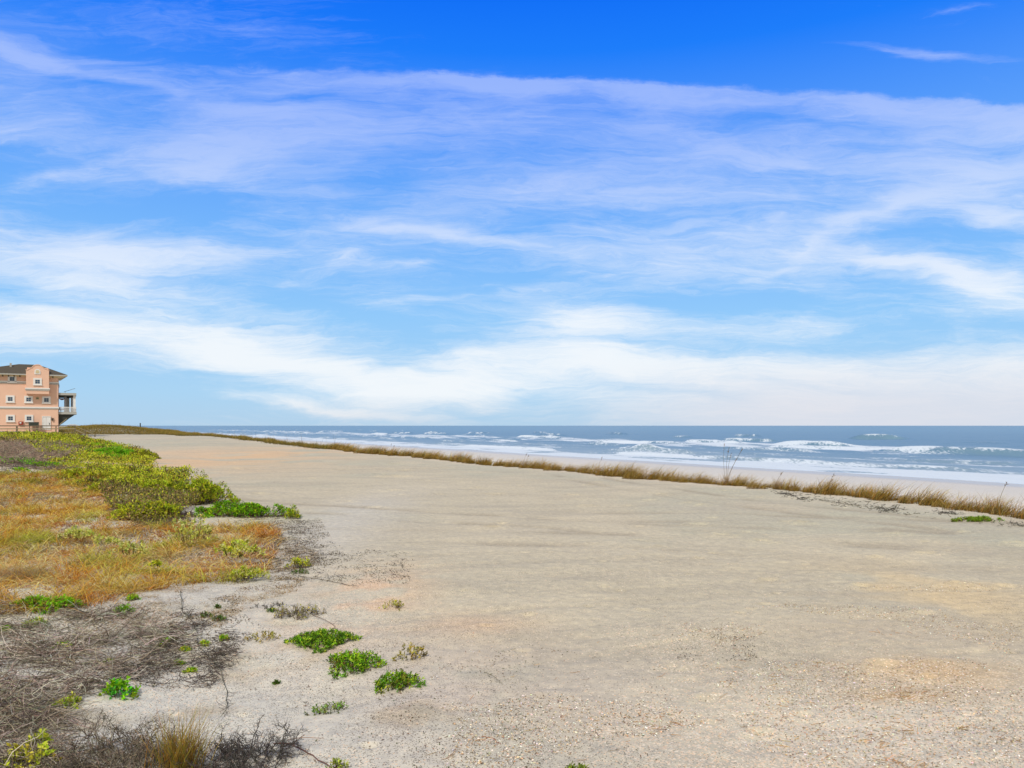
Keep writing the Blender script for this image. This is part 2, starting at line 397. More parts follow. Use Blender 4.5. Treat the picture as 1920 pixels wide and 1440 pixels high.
# ---------------------------------------------------------------- sand
def blob(X, Y, px, py, rx, ry):
    x, y = pt(px, py); x1, _ = pt(px + rx, py); _, y1 = pt(px, py - ry)
    return np.exp(-((X - x) / (x1 - x)) ** 2 - ((Y - y) / (y1 - y)) ** 2)
def sand():
    rr = np.concatenate([np.linspace(.0, 3.6, 12), np.geomspace(3.7, 45, 520), np.geomspace(45.3, 400, 240), np.geomspace(410, 15000, 40)])
    th = np.concatenate([np.linspace(-.80, .80, 900), np.linspace(.82, 2 * PI - .82, 90)])
    T, Rr = np.meshgrid(th, rr); X = Rr * np.sin(T); Y = Rr * np.cos(T)
    Z = H(X, Y)
    u, v = uv(X, Y)
    n = lambda s, o=3, k=0: fbm(X / s + k, Y / s + k, o)
    base = s2l((191, 182, 159)); C = np.ones(X.shape + (3,)) * base
    def lay(m, c, k=1.0):
        nonlocal C
        m = np.clip(m * k, 0, 1)[..., None]; C = C * (1 - m) + s2l(c) * m
    lay(ss(.40, .62, n(5.5, 3, 4)), (180, 178, 158), .8)
    lay(ss(.5, .72, fbm(X / 2.6 + 50, Y / .9, 4)), (174, 167, 150), .4)
    lay(ss(.56, .72, fbm(X / 1.3 + 70, Y / .35 + 5, 4)) * ss(6, 10, Y), (164, 155, 138), .28)
    lay(ss(9, 5.5, Y) * ss(.35, .6, n(.5, 4, 61)), (172, 160, 142), .5)
    lay(ss(.52, .75, n(2.2, 3, 7)), (200, 190, 166), .5)
    lay(blob(X, Y, 420, 860, 190, 22) * ss(.25, .55, n(3)), (214, 180, 140), .9)
    lay(blob(X, Y, 330, 850, 140, 14), (212, 184, 150), .6)
    lay(blob(X, Y, 1760, 1110, 200, 50) * ss(.2, .5, n(1.2)), (208, 188, 150), .95)
    lay(blob(X, Y, 1700, 1190, 260, 30), (206, 190, 164), .6)
    lay(blob(X, Y, 660, 1130, 110, 60) * ss(.32, .6, n(.5, 4, 3)), (216, 178, 142), .9)
    lay(blob(X, Y, 1740, 1400, 420, 110), (204, 198, 186), .65)
    lay(blob(X, Y, 1750, 1260, 150, 26), (196, 168, 130), .8)
    lay(blob(X, Y, 1690, 1305, 110, 14), (180, 150, 105), .7)
    lay(blob(X, Y, 830, 1290, 200, 90) * ss(.35, .6, n(.6, 3, 2)), (206, 186, 166), .6)
    lay(blob(X, Y, 880, 1170, 120, 20), (206, 176, 146), .6)
    lay(ss(4.2, .5, v) * ss(45, 20, u) * ss(.2, .45, n(.8, 3, 11)), (208, 206, 196), .85)
    lay(blob(X, Y, 600, 1000, 110, 70), (196, 192, 182), .8)
    lay(blob(X, Y, 1050, 960, 450, 25) * ss(.3, .6, n(3, 2)), (186, 176, 158), .5)
    lay(blob(X, Y, 1120, 1300, 180, 80), (196, 186, 170), .6)
    lay(ss(crest(u) - 2.4, crest(u), v) * ss(.35, .6, n(.7)), (200, 194, 178), .5)
    # beach below the dune: pale dry sand, then the damp strip by the wash
    sb = ss(crest(u) + 1.5, crest(u) + 5, v)
    lay(ss(.5, 1.6, v - crest(u)) * ss(3.5, 2, v - crest(u)), (170, 160, 140), .6)
    lay(sb, (208, 204, 196), 1)
    lay(sb * ss(48, 56, v + 2.5 * (n(20, 2) - .5)) , (200, 198, 194), .85)
    lay(sb * ss(59, 64, v + 2.5 * (n(20, 2) - .5)), (182, 180, 176), .9)
    lay(sb * np.exp(-((v - 44 - 2 * n(30, 2)) / .9) ** 2), (232, 226, 220), .7)
    q1 = X * .94 + Y * .34; q2 = -X * .34 + Y * .94 + .012 * q1 * q1
    lay(ss(.56, .70, fbm(q1 / 6.0 + 31, q2 / .55 + 12, 3)) * ss(.40, .6, fbm(X / 9 + 5, Y / 9, 2)) * ss(0, 4, v) * (1 - sb), (168, 160, 142), .3)
    lay(_track(X, Y) * (1 - sb) * ss(.25, .55, n(1.1, 3, 90)), (160, 150, 131), .7)
    lay(ss(.6, .72, fbm(q1 / 2.5 + 3, q2 / .12 + 2, 3)) * ss(7, 11, Y) * (1 - sb), (166, 158, 140), .2)
    near = ss(17, 7, np.hypot(X, Y))
    shell = np.clip(.02 + .05 * near + .4 * ss(.56, .74, n(1.6, 3, 21)) * ss(13, 6, Y) + .9 * blob(X, Y, 1720, 1390, 420, 110) + .35 * blob(X, Y, 1780, 1290, 260, 60) + .7 * blob(X, Y, 1300, 1400, 260, 60) * ss(.3, .6, n(.7))
        + .5 * ss(crest(u) - 1.8, crest(u) - .4, v) + .5 * blob(X, Y, 660, 1130, 100, 60), 0, 1) * (1 - sb)
    dark = np.clip(.02 + .05 * near + .6 * blob(X, Y, 1360, 1210, 120, 30) + .8 * ss(4.2, 2.0, v) * ss(30, 12, u) * ss(.35, .6, n(.5, 3, 5)) + .5 * ss(13, 6, Y) * ss(.45, .7, n(.9, 3, 31)), 0, 1) * (1 - sb)
    wet = sb * ss(58, 63, v)
    m, N = X.shape; idx = np.arange(m * N).reshape(m, N)
    nx = np.roll(idx, -1, 1)
    Fc = np.stack([idx[:-1], nx[:-1], nx[1:], idx[1:]], 2).reshape(-1, 4)
    mat, t, bs, out = newmat('sand')
    tc = t.node('ShaderNodeTexCoord').outputs['Object']
    a = t.node('ShaderNodeAttribute', attribute_name='Col').outputs['Color']
    mk = t.node('ShaderNodeSeparateColor'); t.l.new(t.node('ShaderNodeAttribute', attribute_name='Mask').outputs['Color'], mk.inputs[0])
    sh, dk, wt = mk.outputs
    f1 = t.noise(tc, 9, 8, .65); f2 = t.noise(tc, 90, 3, .7)
    c = t.mix(1, a, t.mix(t.rng(f1, .3, .7), (.82, .82, .84), (1.15, 1.14, 1.11)), 'MULTIPLY')
    c = t.mix(1, c, t.mix(f2, (.80, .80, .80), (1.19, 1.19, 1.19)), 'MULTIPLY')
    v1 = t.node('ShaderNodeSeparateColor'); t.l.new(t.voro(tc, 75, 'Color'), v1.inputs[0])
    v2 = t.node('ShaderNodeSeparateColor'); t.l.new(t.voro(tc, 130, 'Color'), v2.inputs[0])
    shm = t.m('GREATER_THAN', v1.outputs[0], t.m('MULTIPLY_ADD', sh, -.32, .99))
    c = t.mix(t.m('MULTIPLY', shm, .75), c, t.mix(v1.outputs[1], tuple(s2l((232, 222, 205))), tuple(s2l((224, 190, 155)))))
    dkm = t.m('GREATER_THAN', v2.outputs[1], t.m('MULTIPLY_ADD', dk, -.16, .985))
    c = t.mix(t.m('MULTIPLY', dkm, .7), c, tuple(s2l((92, 80, 66))))
    t.put(bs.inputs['Base Color'], c)
    t.put(bs.inputs['Roughness'], t.m('MULTIPLY_ADD', wt, -.62, .93)); bs.inputs['Specular IOR Level'].default_value = .3
    bmp = t.node('ShaderNodeBump'); bmp.inputs['Strength'].default_value = .55; bmp.inputs['Distance'].default_value = .03
    hgt = t.m('ADD', t.m('MULTIPLY', f1, 1.0), t.m('MULTIPLY', f2, .22))
    wv = t.node('ShaderNodeMapping'); t.l.new(tc, wv.inputs[0]); wv.inputs['Scale'].default_value = (1.2, 5, 1); wv.inputs['Rotation'].default_value = (0, 0, .25)
    hgt = t.m('ADD', hgt, t.m('MULTIPLY', t.noise(wv.outputs[0], 1.6, 4, .6, .6), .35))
    hgt = t.m('MULTIPLY', hgt, t.m('MULTIPLY_ADD', wt, -1, 1)); t.l.new(hgt, bmp.inputs['Height']); t.l.new(bmp.outputs[0], bs.inputs['Normal'])
    o = build('sand_ground', np.stack([X, Y, Z], 2), Fc, mat, col=C, smooth=True, extra=[('Mask', np.stack([shell, dark, wet], 2))])
    return tag(o, kind='structure')
sand()

# ---------------------------------------------------------------- sea
def sea():
    SL = -2.56
    rr = np.concatenate([np.linspace(58, 110, 130), np.linspace(110.5, 300, 330), np.geomspace(301, 900, 150), np.geomspace(910, 40000, 60)])
    th = np.linspace(-.74, 1.9, 1500)
    T, Rr = np.meshgrid(th, rr); X = Rr * np.sin(T); Y = Rr * np.cos(T)
    u, v = uv(X, Y)
    fade = ss(1600, 300, Rr)
    Z = np.zeros_like(X); foam = np.zeros_like(X)
    wob = lambda s, k, a: a * (fbm(u / s + k, v * 0 + k, 3) - .5) * 2
    chop = (fbm(u / 7 + 3, v / 3.0, 4) - .5)
    Z += (.34 * chop + .5 * (fbm(u / 26, (v + wob(40, 2, 4)) / 7.5, 3) - .5)) * ss(66, 90, v) * fade
    #  crest lines: offset, height, wander, where along u it stands
    def crest_line(v0, h, wa, lu, lo, hi_, k, fk, tail):
        d = v - (v0 + wob(60, k, wa) + wob(13, k + 5, wa * .22))
        win = ss(lo, hi_, fbm(u / lu + k * 1.7, v * 0 + k, 2))
        pr = np.where(d < 0, np.exp(-(d / .9) ** 2), np.exp(-(d / 4.0) ** 2)) * win
        tex = fbm(u / 2.2 + k, v / 1.1, 4)
        nonlocal foam, Z
        Z += h * pr * (1 + .35 * (tex - .5)) * fade
        f = np.where(d < 1.2, np.exp(-np.abs(np.minimum(d - .2, 0)) / tail), 0) * ss(.36, .62, tex + .22 * np.exp(-(d / 1.2) ** 2)) * win * fk
        foam = np.maximum(foam, f)
    crest_line(81, .45, 4.0, 20, .40, .60, 1.0, .8, 3)
    crest_line(96, .40, 5.0, 17, .50, .66, 2.3, .6, 3)
    crest_line(112, .55, 6.0, 24, .50, .64, 3.1, .7, 4)
    crest_line(131, .60, 6.0, 20, .48, .62, 4.7, .9, 7)
    crest_line(152, .75, 7.0, 24, .48, .62, 5.9, .9, 8)
    crest_line(176, .9, 8.0, 22, .54, .66, 7.2, .9, 7)
    crest_line(205, 1.0, 9.0, 26, .62, .70, 8.8, .9, 5)
    crest_line(245, 1.1, 9.0, 30, .66, .74, 9.9, .8, 3)
    # one rearing swell far out on the right, spilling at its lip
    for (px, py, wid, h) in ((1640, 822, 9, 1.9), (1790, 850, 13, 1.2), (1520, 834, 10, 1.3), (1245, 851, 8, .9), (1180, 848, 6, .8), (1030, 815, 12, 1.1), (810, 811, 16, 1.0)):
        dd = (EYE - SL) * F / (py + 2 - HY); xx = (px - HX) / F * dd; uu, vv = uv(xx, dd)
        d = v - vv - .5 * ((u - uu) / wid) ** 2 - wob(9, px * .01, 1.2); al = np.exp(-((u - uu) / wid) ** 4)
        Z += h * np.where(d < 0, np.exp(-(d / 1.3) ** 2), np.exp(-(d / 5) ** 2)) * al
        foam = np.maximum(foam, al * ss(.3, .5, fbm(u / 2 + 5, v, 3) + .1) * np.exp(-((d - .2) / .9) ** 2) * ss(wid * 1.2, wid * .3, np.abs(u - uu + wid * .3)))
    # white water: lace between the bars, solid in the wash
    lace = fbm(u / 9 + 1, v / 2.4 + 2, 5); lace2 = fbm(u / 30 + 7, v / 8 + 1, 3)
    foam *= .35 + .65 * ss(.3, .6, fbm(u / 4 + 21, v / 1.6 + 9, 4))
    zone = .80 * np.exp(-((v - 142) / 24) ** 2) + .45 * np.exp(-((v - 108) / 20) ** 2) + .30 * np.exp(-((v - 180) / 26) ** 2) + .4 * np.exp(-((v - 88) / 9) ** 2)
    foam = np.maximum(foam, ss(.62, .30, 1 - (lace * .62 + lace2 * .38) + (.42 - .42 * zone) - .12) * ss(70, 76, v) * np.minimum(zone * 1.4, 1))
    edge = v + 2.2 * (fbm(u / 12, v * 0 + 1, 3) - .5)
    wash = ss(63.0, 66.5, edge) * ss(86, 76, edge)
    foam = np.maximum(foam, wash * (.25 + .75 * ss(.34, .60, lace + .16 * ss(84, 68, edge))))
    foam *= ss(1300, 450, Rr) * (.35 + .65 * ss(340, 230, v)) * ss(400, 250, v)
    Z = Z * ss(64, 74, v) + SL + .05 * foam
    m, N = X.shape; idx = np.arange(m * N).reshape(m, N)
    Fc = np.stack([idx[:-1, :-1], idx[:-1, 1:], idx[1:, 1:], idx[1:, :-1]], 2).reshape(-1, 4)
    depth = np.stack([foam, ss(66, 130, v), ss(150, 900, Rr)], 2)
    mat, t, bs, out = newmat('sea_water')
    tc = t.node('ShaderNodeTexCoord').outputs['Object']
    mk = t.node('ShaderNodeSeparateColor'); t.l.new(t.node('ShaderNodeAttribute', attribute_name='Col').outputs['Color'], mk.inputs[0])
    mp = t.node('ShaderNodeMapping'); t.l.new(tc, mp.inputs[0]); mp.inputs['Rotation'].default_value = (0, 0, -.546); mp.inputs['Scale'].default_value = (1, .32, 1)
    q = mp.outputs[0]
    wn = t.noise(q, .45, 7, .65); wf = t.noise(q, 3.0, 5, .6)
    wc = t.mix(mk.outputs[1], tuple(s2l((136, 158, 172))), tuple(s2l((106, 138, 160))))
    wc = t.mix(mk.outputs[2], wc, tuple(s2l((112, 146, 168))))
    t_lo = .26
    fm = t.rng(t.m('ADD', mk.outputs[0], t.m('MULTIPLY', t.m('SUBTRACT', wf, .5), 1.7)), t_lo, .8, 0, .92, True)
    fm = t.m('MULTIPLY', fm, t.rng(mk.outputs[0], .02, .2))
    bs.inputs['Roughness'].default_value = .38; bs.inputs['IOR'].default_value = 1.33; bs.inputs['Specular IOR Level'].default_value = .35
    t.put(bs.inputs['Base Color'], t.mix(fm, wc, tuple(s2l((208, 219, 230)))))
    t.put(bs.inputs['Roughness'], t.m('MULTIPLY_ADD', fm, .5, .4))
    t.put(bs.inputs['Specular IOR Level'], t.m('MULTIPLY_ADD', fm, -.3, .35))
    bmp = t.node('ShaderNodeBump'); bmp.inputs['Strength'].default_value = .9; bmp.inputs['Distance'].default_value = .5
    t.l.new(wn, bmp.inputs['Height']); t.l.new(bmp.outputs[0], bs.inputs['Normal'])
    tag(build('sea', np.stack([X, Y, Z], 2), Fc, mat, col=depth, smooth=True), kind='structure')
sea()

# ---------------------------------------------------------------- the pink house
RZ = math.atan2(SU, CU)
U0, V0 = 136.5, -1.24
def fac(zx, zy, yl=0.0):
    px = zx / 8.47; py = 660 + zy / 8.47; dx = (px - HX) / F; dz = (HY - py) / F
    tt = (U0 + yl) / (-SU * dx + CU)
    return tt * (CU * dx + SU) - V0, EYE + dz * tt
M_PINK = plain('pink_stucco', s2l((230, 190, 166)), .9, .06, 1.2, bump=.3)
M_WHITE = plain('white_trim', s2l((228, 227, 224)), .6, .03)
M_GREYT = plain('grey_trim', s2l((176, 176, 170)), .7, .08)
M_CREAM = plain('cream_soffit', s2l((206, 190, 152)), .7, .1, 1.5)
M_ROOF = plain('brown_shingle', s2l((82, 75, 60)), .9, .25, 6, bump=.6)
M_GLASS, _t, _b, _o = newmat('window_glass'); _b.inputs['Base Color'].default_value = (*s2l((44, 58, 84)), 1); _b.inputs['Roughness'].default_value = .12
_t.put(_b.inputs['Base Color'], _t.mix(_t.noise(_t.node('ShaderNodeTexCoord').outputs['Object'], 1.5, 3), tuple(s2l((30, 40, 62))), tuple(s2l((74, 104, 130)))))
M_DARK = plain('dark_metal', s2l((60, 62, 58)), .6, .2)
M_RED = plain('red_paint', s2l((150, 62, 48)), .6, .15)
M_GREEN = plain('green_metal', s2l((78, 88, 80)), .6, .2)
M_WOOD = plain('weathered_wood', s2l((150, 138, 112)), .85, .3, 4, bump=.4)
M_WOODD = plain('dark_wood', s2l((104, 94, 78)), .85, .3, 4)
M_BROWN = plain('brown_fabric', s2l((120, 76, 62)), .8, .2)

hx, hy = xy(U0, V0); GZ = 0.9
def house():
    r = empty('house', (hx, hy, 0), RZ)
    tag(r, 'three-storey pink stucco house with white banding and brown hip roof behind the boardwalk', 'house')
    XL = -11.2; DEP = 12.0
    zt = fac(600, 372)[1]
    boxes('wall', [(XL, 0, 0, DEP, GZ - .6, zt)], M_PINK, r)
    # bands
    for (a, b, c, d2) in ((466, 484, 484, 508), (868, 890, 890, 906)):
        z1 = fac(460, a)[1]; z0 = fac(460, b)[1]; zz = fac(460, d2)[1]
        bl = [(XL - .1, .1, -.1, DEP + .1, z0, z1)]
        o = boxes('band', bl, M_WHITE, r)
        boxes('band_moulding', [(XL - .06, .06, -.055, DEP + .06, zz, z0)], M_GREYT, o)
    # projecting bay with its curved gable
    Y0 = -1.0
    x0 = fac(413, 600, Y0)[0]; x1 = fac(778, 600, Y0)[0]; zb = fac(600, 665, Y0)[1]
    prof = [(413, 285), (430, 290), (452, 276), (480, 262), (505, 252), (522, 232), (545, 214), (575, 207), (605, 206), (630, 210), (655, 226), (680, 250), (710, 268), (740, 276), (762, 290), (778, 292)]
    P = [(x0, zb)] + [fac(a, b, Y0) for a, b in prof] + [(x1, zb)]
    P[1] = (x0, P[1][1]); P[-2] = (x1, P[-2][1])
    bm = bmesh.new(); prism(bm, P[::-1], Y0, -.003 ); bay = bmobj('bay', bm, M_PINK, r)
    bm = bmesh.new(); pr = [fac(a, b, Y0) for a, b in prof]
    pr[0] = (x0 - .05, pr[0][1]); pr[-1] = (x1 + .05, pr[-1][1])
    for (a, b) in zip(pr[:-1], pr[1:]): beam(bm, (a[0], Y0 + .25, a[1] + .05), (b[0], Y0 + .25, b[1] + .05), .62, .1)
    bmobj('coping', bm, M_PINK, bay)
    z1 = fac(600, 572, Y0)[1]; z0 = fac(600, 590, Y0)[1]; zz = fac(600, 612, Y0)[1]
    o = boxes('band', [(x0 - .12, x1 + .12, Y0 - .12, -.102, z0, z1)], M_WHITE, bay)
    boxes('band', [(x0 - .07, x1 + .07, Y0 - .07, -.06, zz, z0)], M_GREYT, bay)
    boxes('gable_back', [(x0 + .1, x1 - .1, .002, .9, zt, fac(600, 250, 0)[1])], M_PINK, r)
    # windows
    def window(zx, zy, yl=0.0, w=1.12, nm='window'):
        cx, cz = fac(zx, zy, yl); h = w / 2; g = w * .27
        f = boxes(nm, [(cx - h, cx - g, yl - .1, yl - .002, cz - h, cz + h), (cx + g, cx + h, yl - .1, yl - .002, cz - h, cz + h),
                             (cx - g, cx + g, yl - .097, yl - .002, cz + g, cz + h), (cx - g, cx + g, yl - .097, yl - .002, cz - h, cz - g)], M_WHITE, r)
        boxes('sill', [(cx - h - .06, cx + h + .06, yl - .15, yl - .101, cz - h - .02, cz - h + .1)], M_WHITE, f)
        boxes('pane', [(cx - g, cx + g, yl - .03, yl - .004, cz - g, cz + g)], M_GLASS, f)
        boxes('muntin', [(cx - .018, cx + .018, yl - .05, yl - .031, cz - g, cz + g), (cx - g, cx - .019, yl - .05, yl - .031, cz - .018, cz + .018), (cx + .019, cx + g, yl - .05, yl - .031, cz - .018, cz + .018)], M_GREYT, f)
    for zx, zy in ((193, 430), (163, 747), (455, 755), (737, 762), (167, 1055), (462, 1055), (-180, 745), (-180, 1050)): window(zx, zy)
    window(597, 472, Y0)
    # arched louvre in the gable
    cx, cz = fac(595, 315, Y0); bm = bmesh.new(); n = 14
    prism(bm, [(cx - .40, cz - .38), (cx + .40, cz - .38)] + [(cx + .40 * math.cos(a), cz + .02 + .42 * math.sin(a)) for a in np.linspace(0, PI, n)], Y0 - .07, Y0 - .002)
    f = bmobj('gable_louvre', bm, M_WHITE, r)
    bm = bmesh.new(); prism(bm, [(cx - .24, cz - .22), (cx + .24, cz - .22)] + [(cx + .24 * math.cos(a), cz + .02 + .26 * math.sin(a)) for a in np.linspace(0, PI, n)], Y0 - .10, Y0 - .071)
    bmobj('louvre_panel', bm, M_CREAM, f)
    # double door
    a = fac(668, 1018); b = fac(806, 1235)
    d = boxes('door', [(a[0] + .1, (a[0] + b[0]) / 2 - .01, -.07, -.003, b[1], a[1] - .1), ((a[0] + b[0]) / 2 + .01, b[0] - .1, -.07, -.003, b[1], a[1] - .1)], M_WHITE, r)
    boxes('door_frame', [(a[0], a[0] + .098, -.12, -.002, b[1], a[1]), (b[0] - .098, b[0], -.12, -.002, b[1], a[1]), (a[0] + .1, b[0] - .1, -.12, -.002, a[1] - .098, a[1])], M_WHITE, d)
    hxx, hzz = fac(786, 1140); boxes('handle', [(hxx - .05, hxx + .05, -.13, -.071, hzz - .12, hzz + .12)], M_DARK, d)
    m = (a[0] + b[0]) / 2
    for x in (m - .36, m + .36):
        for z in (b[1] + .55, b[1] + 1.45): boxes('door_panel', [(x - .16, x + .16, -.085, -.0705, z - .3, z + .3)], M_WHITE, d)
    cx, cz = fac(835, 1070); boxes('wall_lamp', [(cx - .1, cx + .1, -.2, -.002, cz - .2, cz + .16), (cx - .14, cx + .14, -.24, -.002, cz + .161, cz + .2)], M_DARK, r)
    cx, cz = fac(595, 735); boxes('vent', [(cx - .24, cx + .24, -.08, -.002, cz - .2, cz + .2)], M_CREAM, r)
    boxes('vent_grille', [(cx - .17, cx + .17, -.1, -.081, cz - .14 + .07 * i, cz - .1 + .07 * i) for i in range(4)], M_DARK, r)
    cx, cz = fac(332, 1130); o = boxes('meter_box', [(cx - .3, cx + .3, -.22, -.002, cz - .26, cz + .26)], M_RED, r)
    boxes('dial', [(cx - .16, cx + .06, -.25, -.221, cz - .06, cz + .16)], M_WHITE, o)
    # hip roof
    ex1 = fac(1075, 366, -.9)[0]; ez = fac(1075, 366, -.9)[1]; ex0 = XL - 1.3; ey0, ey1 = -.9, DEP + .9
    ra = fac(300, 190, 6)[0]; rb = fac(610, 206, 6)[0]; rz = fac(440, 197, 6)[1]
    exb = .25
    bm = bmesh.new()
    e = [bm.verts.new(p) for p in ((ex0, ey0, ez), (ex1, ey0, ez), (exb, ey1, ez), (ex0, ey1, ez))]
    rg = [bm.verts.new((ra, 6, rz)), bm.verts.new((rb, 6, rz))]
    for f in ((e[0], e[1], rg[1], rg[0]), (e[1], e[2], rg[1]), (e[2], e[3], rg[0], rg[1]), (e[3], e[0], rg[0]), (e[3], e[2], e[1], e[0])): bm.faces.new(f)
    rf = bmobj('roof', bm, M_ROOF, r)
    bm = bmesh.new(); q = [(ex0 + .02, ey0 + .02), (ex1 - .02, ey0 + .02), (exb - .02, ey1 - .02), (ex0 + .02, ey1 - .02)]
    lo_ = [bm.verts.new((x, y, ez - .2)) for x, y in q]; hi_ = [bm.verts.new((x, y, ez - .003)) for x, y in q]
    bm.faces.new(lo_); bm.faces.new(hi_[::-1])
    for k in range(4): bm.faces.new((lo_[k], lo_[(k + 1) % 4], hi_[(k + 1) % 4], hi_[k]))
    bmobj('fascia', bm, M_GREYT, rf)
    boxes('roof_vent', [(ra - 1.1, ra - .85, 3.6, 3.9, 11.4, 12.1)], M_GREYT, rf)
    bm = bmesh.new(); zl = ez - .203
    lo = [bm.verts.new(p) for p in ((XL - .02, -.02, zt - .14), (.02, -.02, zt - .35), (.02, DEP + .02, zt - .1), (XL - .02, DEP + .02, zt - .14))]
    lo2 = [bm.verts.new(p) for p in ((ex0 + .1, ey0 + .1, zl), (ex1 - .1, ey0 + .1, zl), (exb - .06, ey1 - .1, zl), (ex0 + .1, ey1 - .1, zl))]
    for k in range(4): bm.faces.new((lo[k], lo[(k + 1) % 4], lo2[(k + 1) % 4], lo2[k]))
    bmobj('soffit', bm, M_CREAM, r)
    for i in range(15):
        x = XL + .4 + i * .72
        if x0 - .3 < x < x1 + .3 or x > -.2: continue
        boxes('bracket', [(x - .07, x + .07, -.6, -.03, zt - .34, zt + .02)], M_WOODD, rf)
    # seaward porch
    def fp(zx, zy, yl): return fac(zx, zy, yl)
    pr_ = empty('porch', (0, 0, 0)); pr_.parent = r
    ya, yb = .6, 7.4
    xr = fp(1212, 660, ya)[0]; zt1 = fp(1000, 650, ya)[1]; zt0 = fp(1000, 686, ya)[1]; zbm = fp(1000, 708, ya)[1]
    rfp = boxes('porch_roof', [(.002, xr, ya - .3, yb + .3, zt0, zt1)], M_GREYT, pr_)
    boxes('porch_beam', [(.002, xr - .45, ya, ya + .22, zbm, zt0 - .002), (.002, xr - .45, yb - .2, yb, zbm, zt0 - .002), (xr - .62, xr - .4, ya + .25, yb - .25, zbm, zt0 - .002)], M_DARK, pr_)
    zd1 = fp(1000, 952, ya)[1]; zd0 = fp(1000, 988, ya)[1]; xd = fp(1218, 970, ya)[0]
    boxes('porch_deck', [(.002, xd, ya - .3, yb + .3, zd0, zd1)], M_GREYT, pr_)
    zbot = zt0 - .004
    for x, y in ((xr - .26, ya + .15), (xr - .3, ya + 2.2), (xr - .3, ya + 4.4), (xr - .3, yb - .15), (.95, yb - .15)):
        boxes('column', [(x - .17, x + .17, y - .13, y + .13, zd1 + .002, zbot), (x - .21, x + .21, y - .17, y + .17, zd1 + .001, zd1 + .2)], M_WHITE, pr_)
    boxes('shutter_screen', [(.9, 1.55, yb - .1, yb - .05, zd1 + .003, zbm)], M_GREYT, pr_); boxes('shutter_screen', [(xr - .75, xr - .5, ya + 2.6, ya + 2.65, zd1 + .003, zbm)], M_GREYT, pr_)
    zr = fp(1000, 872, ya)[1]
    rail = boxes('railing', [(.003, xd - .06, ya - .22, ya - .14, zr - .1, zr), (xd - .12, xd - .05, ya - .13, yb + .2, zr - .06, zr), (.003, xd - .06, ya - .22, ya - .14, zd1 + .08, zd1 + .13)], M_WHITE, pr_)
    boxes('baluster', [(x, x + .06, ya - .21, ya - .15, zd1 + .131, zr - .061) for x in np.arange(.1, xd - .15, .15)] + [(xd - .1, xd - .065, y, y + .035, zd1 + .002, zr - .061) for y in np.arange(ya, yb, .16)], M_WHITE, rail)
    # raking brace and stair under the deck
    bm = bmesh.new()
    pz = [fp(932, 992, ya), fp(1190, 992, ya), fp(1100, 1050, ya), fp(1010, 1118, ya), fp(932, 1172, ya)]
    prism(bm, [(p[0] if p[0] > .01 else .003, p[1]) for p in pz][::-1], ya, ya + .25)
    bmobj('deck_brace', bm, M_DARK, pr_)
    bm = bmesh.new(); prism(bm, [(p[0] if p[0] > .01 else .003, p[1]) for p in pz][::-1], yb - .3, yb - .05); bmobj('deck_brace', bm, M_DARK, pr_)
    bm = bmesh.new(); a = fp(925, 1160, ya - .4); b = fp(1060, 1060, ya - .4)
    beam(bm, (a[0] + .1, ya - .35, a[1]), (b[0], ya - .35, b[1]), .08, .12); bmobj('stair_handrail', bm, M_WOOD, pr_)
    # whip aerial on the porch roof
    bm = bmesh.new(); a = fp(1035, 632, 2.5); b = fp(1195, 578, 2.5)
    beam(bm, (a[0], 2.5, zt1), (a[0], 2.5, a[1] + .05), .05, .05); beam(bm, (a[0] - .2, 2.5, a[1] - .02), (b[0], 2.5, b[1]), .05, .06)
    for k in (.35, .6, .85): beam(bm, (a[0] + (b[0] - a[0]) * k, 2.2, a[1] + (b[1] - a[1]) * k), (a[0] + (b[0] - a[0]) * k, 2.8, a[1] + (b[1] - a[1]) * k), .03, .03)
    bmobj('aerial', bm, M_GREYT, pr_)
    return r, pr_, zd1, fp, ya, yb
hs, pr_, zd1, fp, ya, yb = house()
def hw(x, y, z): X, Y = xy(U0 + y, V0 + x); return (X, Y, z)
# hanging swing and bench cushions on the porch, and things at the foot of the wall
r = empty('hanging_awning', hw(.5, ya + 1.4, 0), RZ); tag(r, 'brown hanging fabric awning slung under the porch beam beside the pink wall', 'awning')
c = fp(960, 752, ya + 1.4); bm = bmesh.new(); n = 9
top = [(-.42 + .105 * i, c[1] + .20 - .04 * math.sin(PI * i / (n - 1))) for i in range(n)]
bot = [(-.42 + .105 * i, c[1] + .10 - .22 * math.sin(PI * i / (n - 1))) for i in range(n)]
prism(bm, top + bot[::-1], -.3, .3); bmobj('sling', bm, M_BROWN, r)
for x in (-.40, .36): boxes('strap', [(x, x + .04, -.02, .02, c[1] + .2, c[1] + .75)], M_DARK, r)
r = empty('patio_chair', hw(.62, ya + 1.2, zd1), RZ); tag(r, 'brown cushioned patio chair behind the white porch railing', 'chair')
boxes('seat', [(-.35, .35, -.3, .3, .32, .45)], M_BROWN, r); boxes('backrest', [(-.47, -.36, -.3, .3, .32, .82)], M_DARK, r)
boxes('armrest', [(-.36, .36, -.36, -.303, .55, .6), (-.36, .36, .303, .36, .55, .6)], M_BROWN, r)
for x in (-.32, .28):
    for y in (-.28, .24): boxes('leg', [(x, x + .05, y, y + .05, 0.002, .318)], M_DARK, r)
cx, cz = fac(540, 1140); r = empty('air_conditioner', hw(cx, -.75, 0), RZ); tag(r, 'dark green air conditioner housing against the pink wall left of the white double door', 'air conditioner')
boxes('cabinet', [(-.66, .66, -.35, .35, cz - .34, cz + .22)], M_GREEN, r); boxes('grille', [(-.56, .56, -.38, -.351, cz - .28 + .11 * i, cz - .24 + .11 * i) for i in range(4)], M_DARK, r)
boxes('lid', [(-.7, .7, -.4, .4, cz + .221, cz + .26)], M_DARK, r)
for x in (-.55, .55): boxes('leg', [(x - .04, x + .04, -.3, .3, .5, cz - .342)], M_DARK, r)

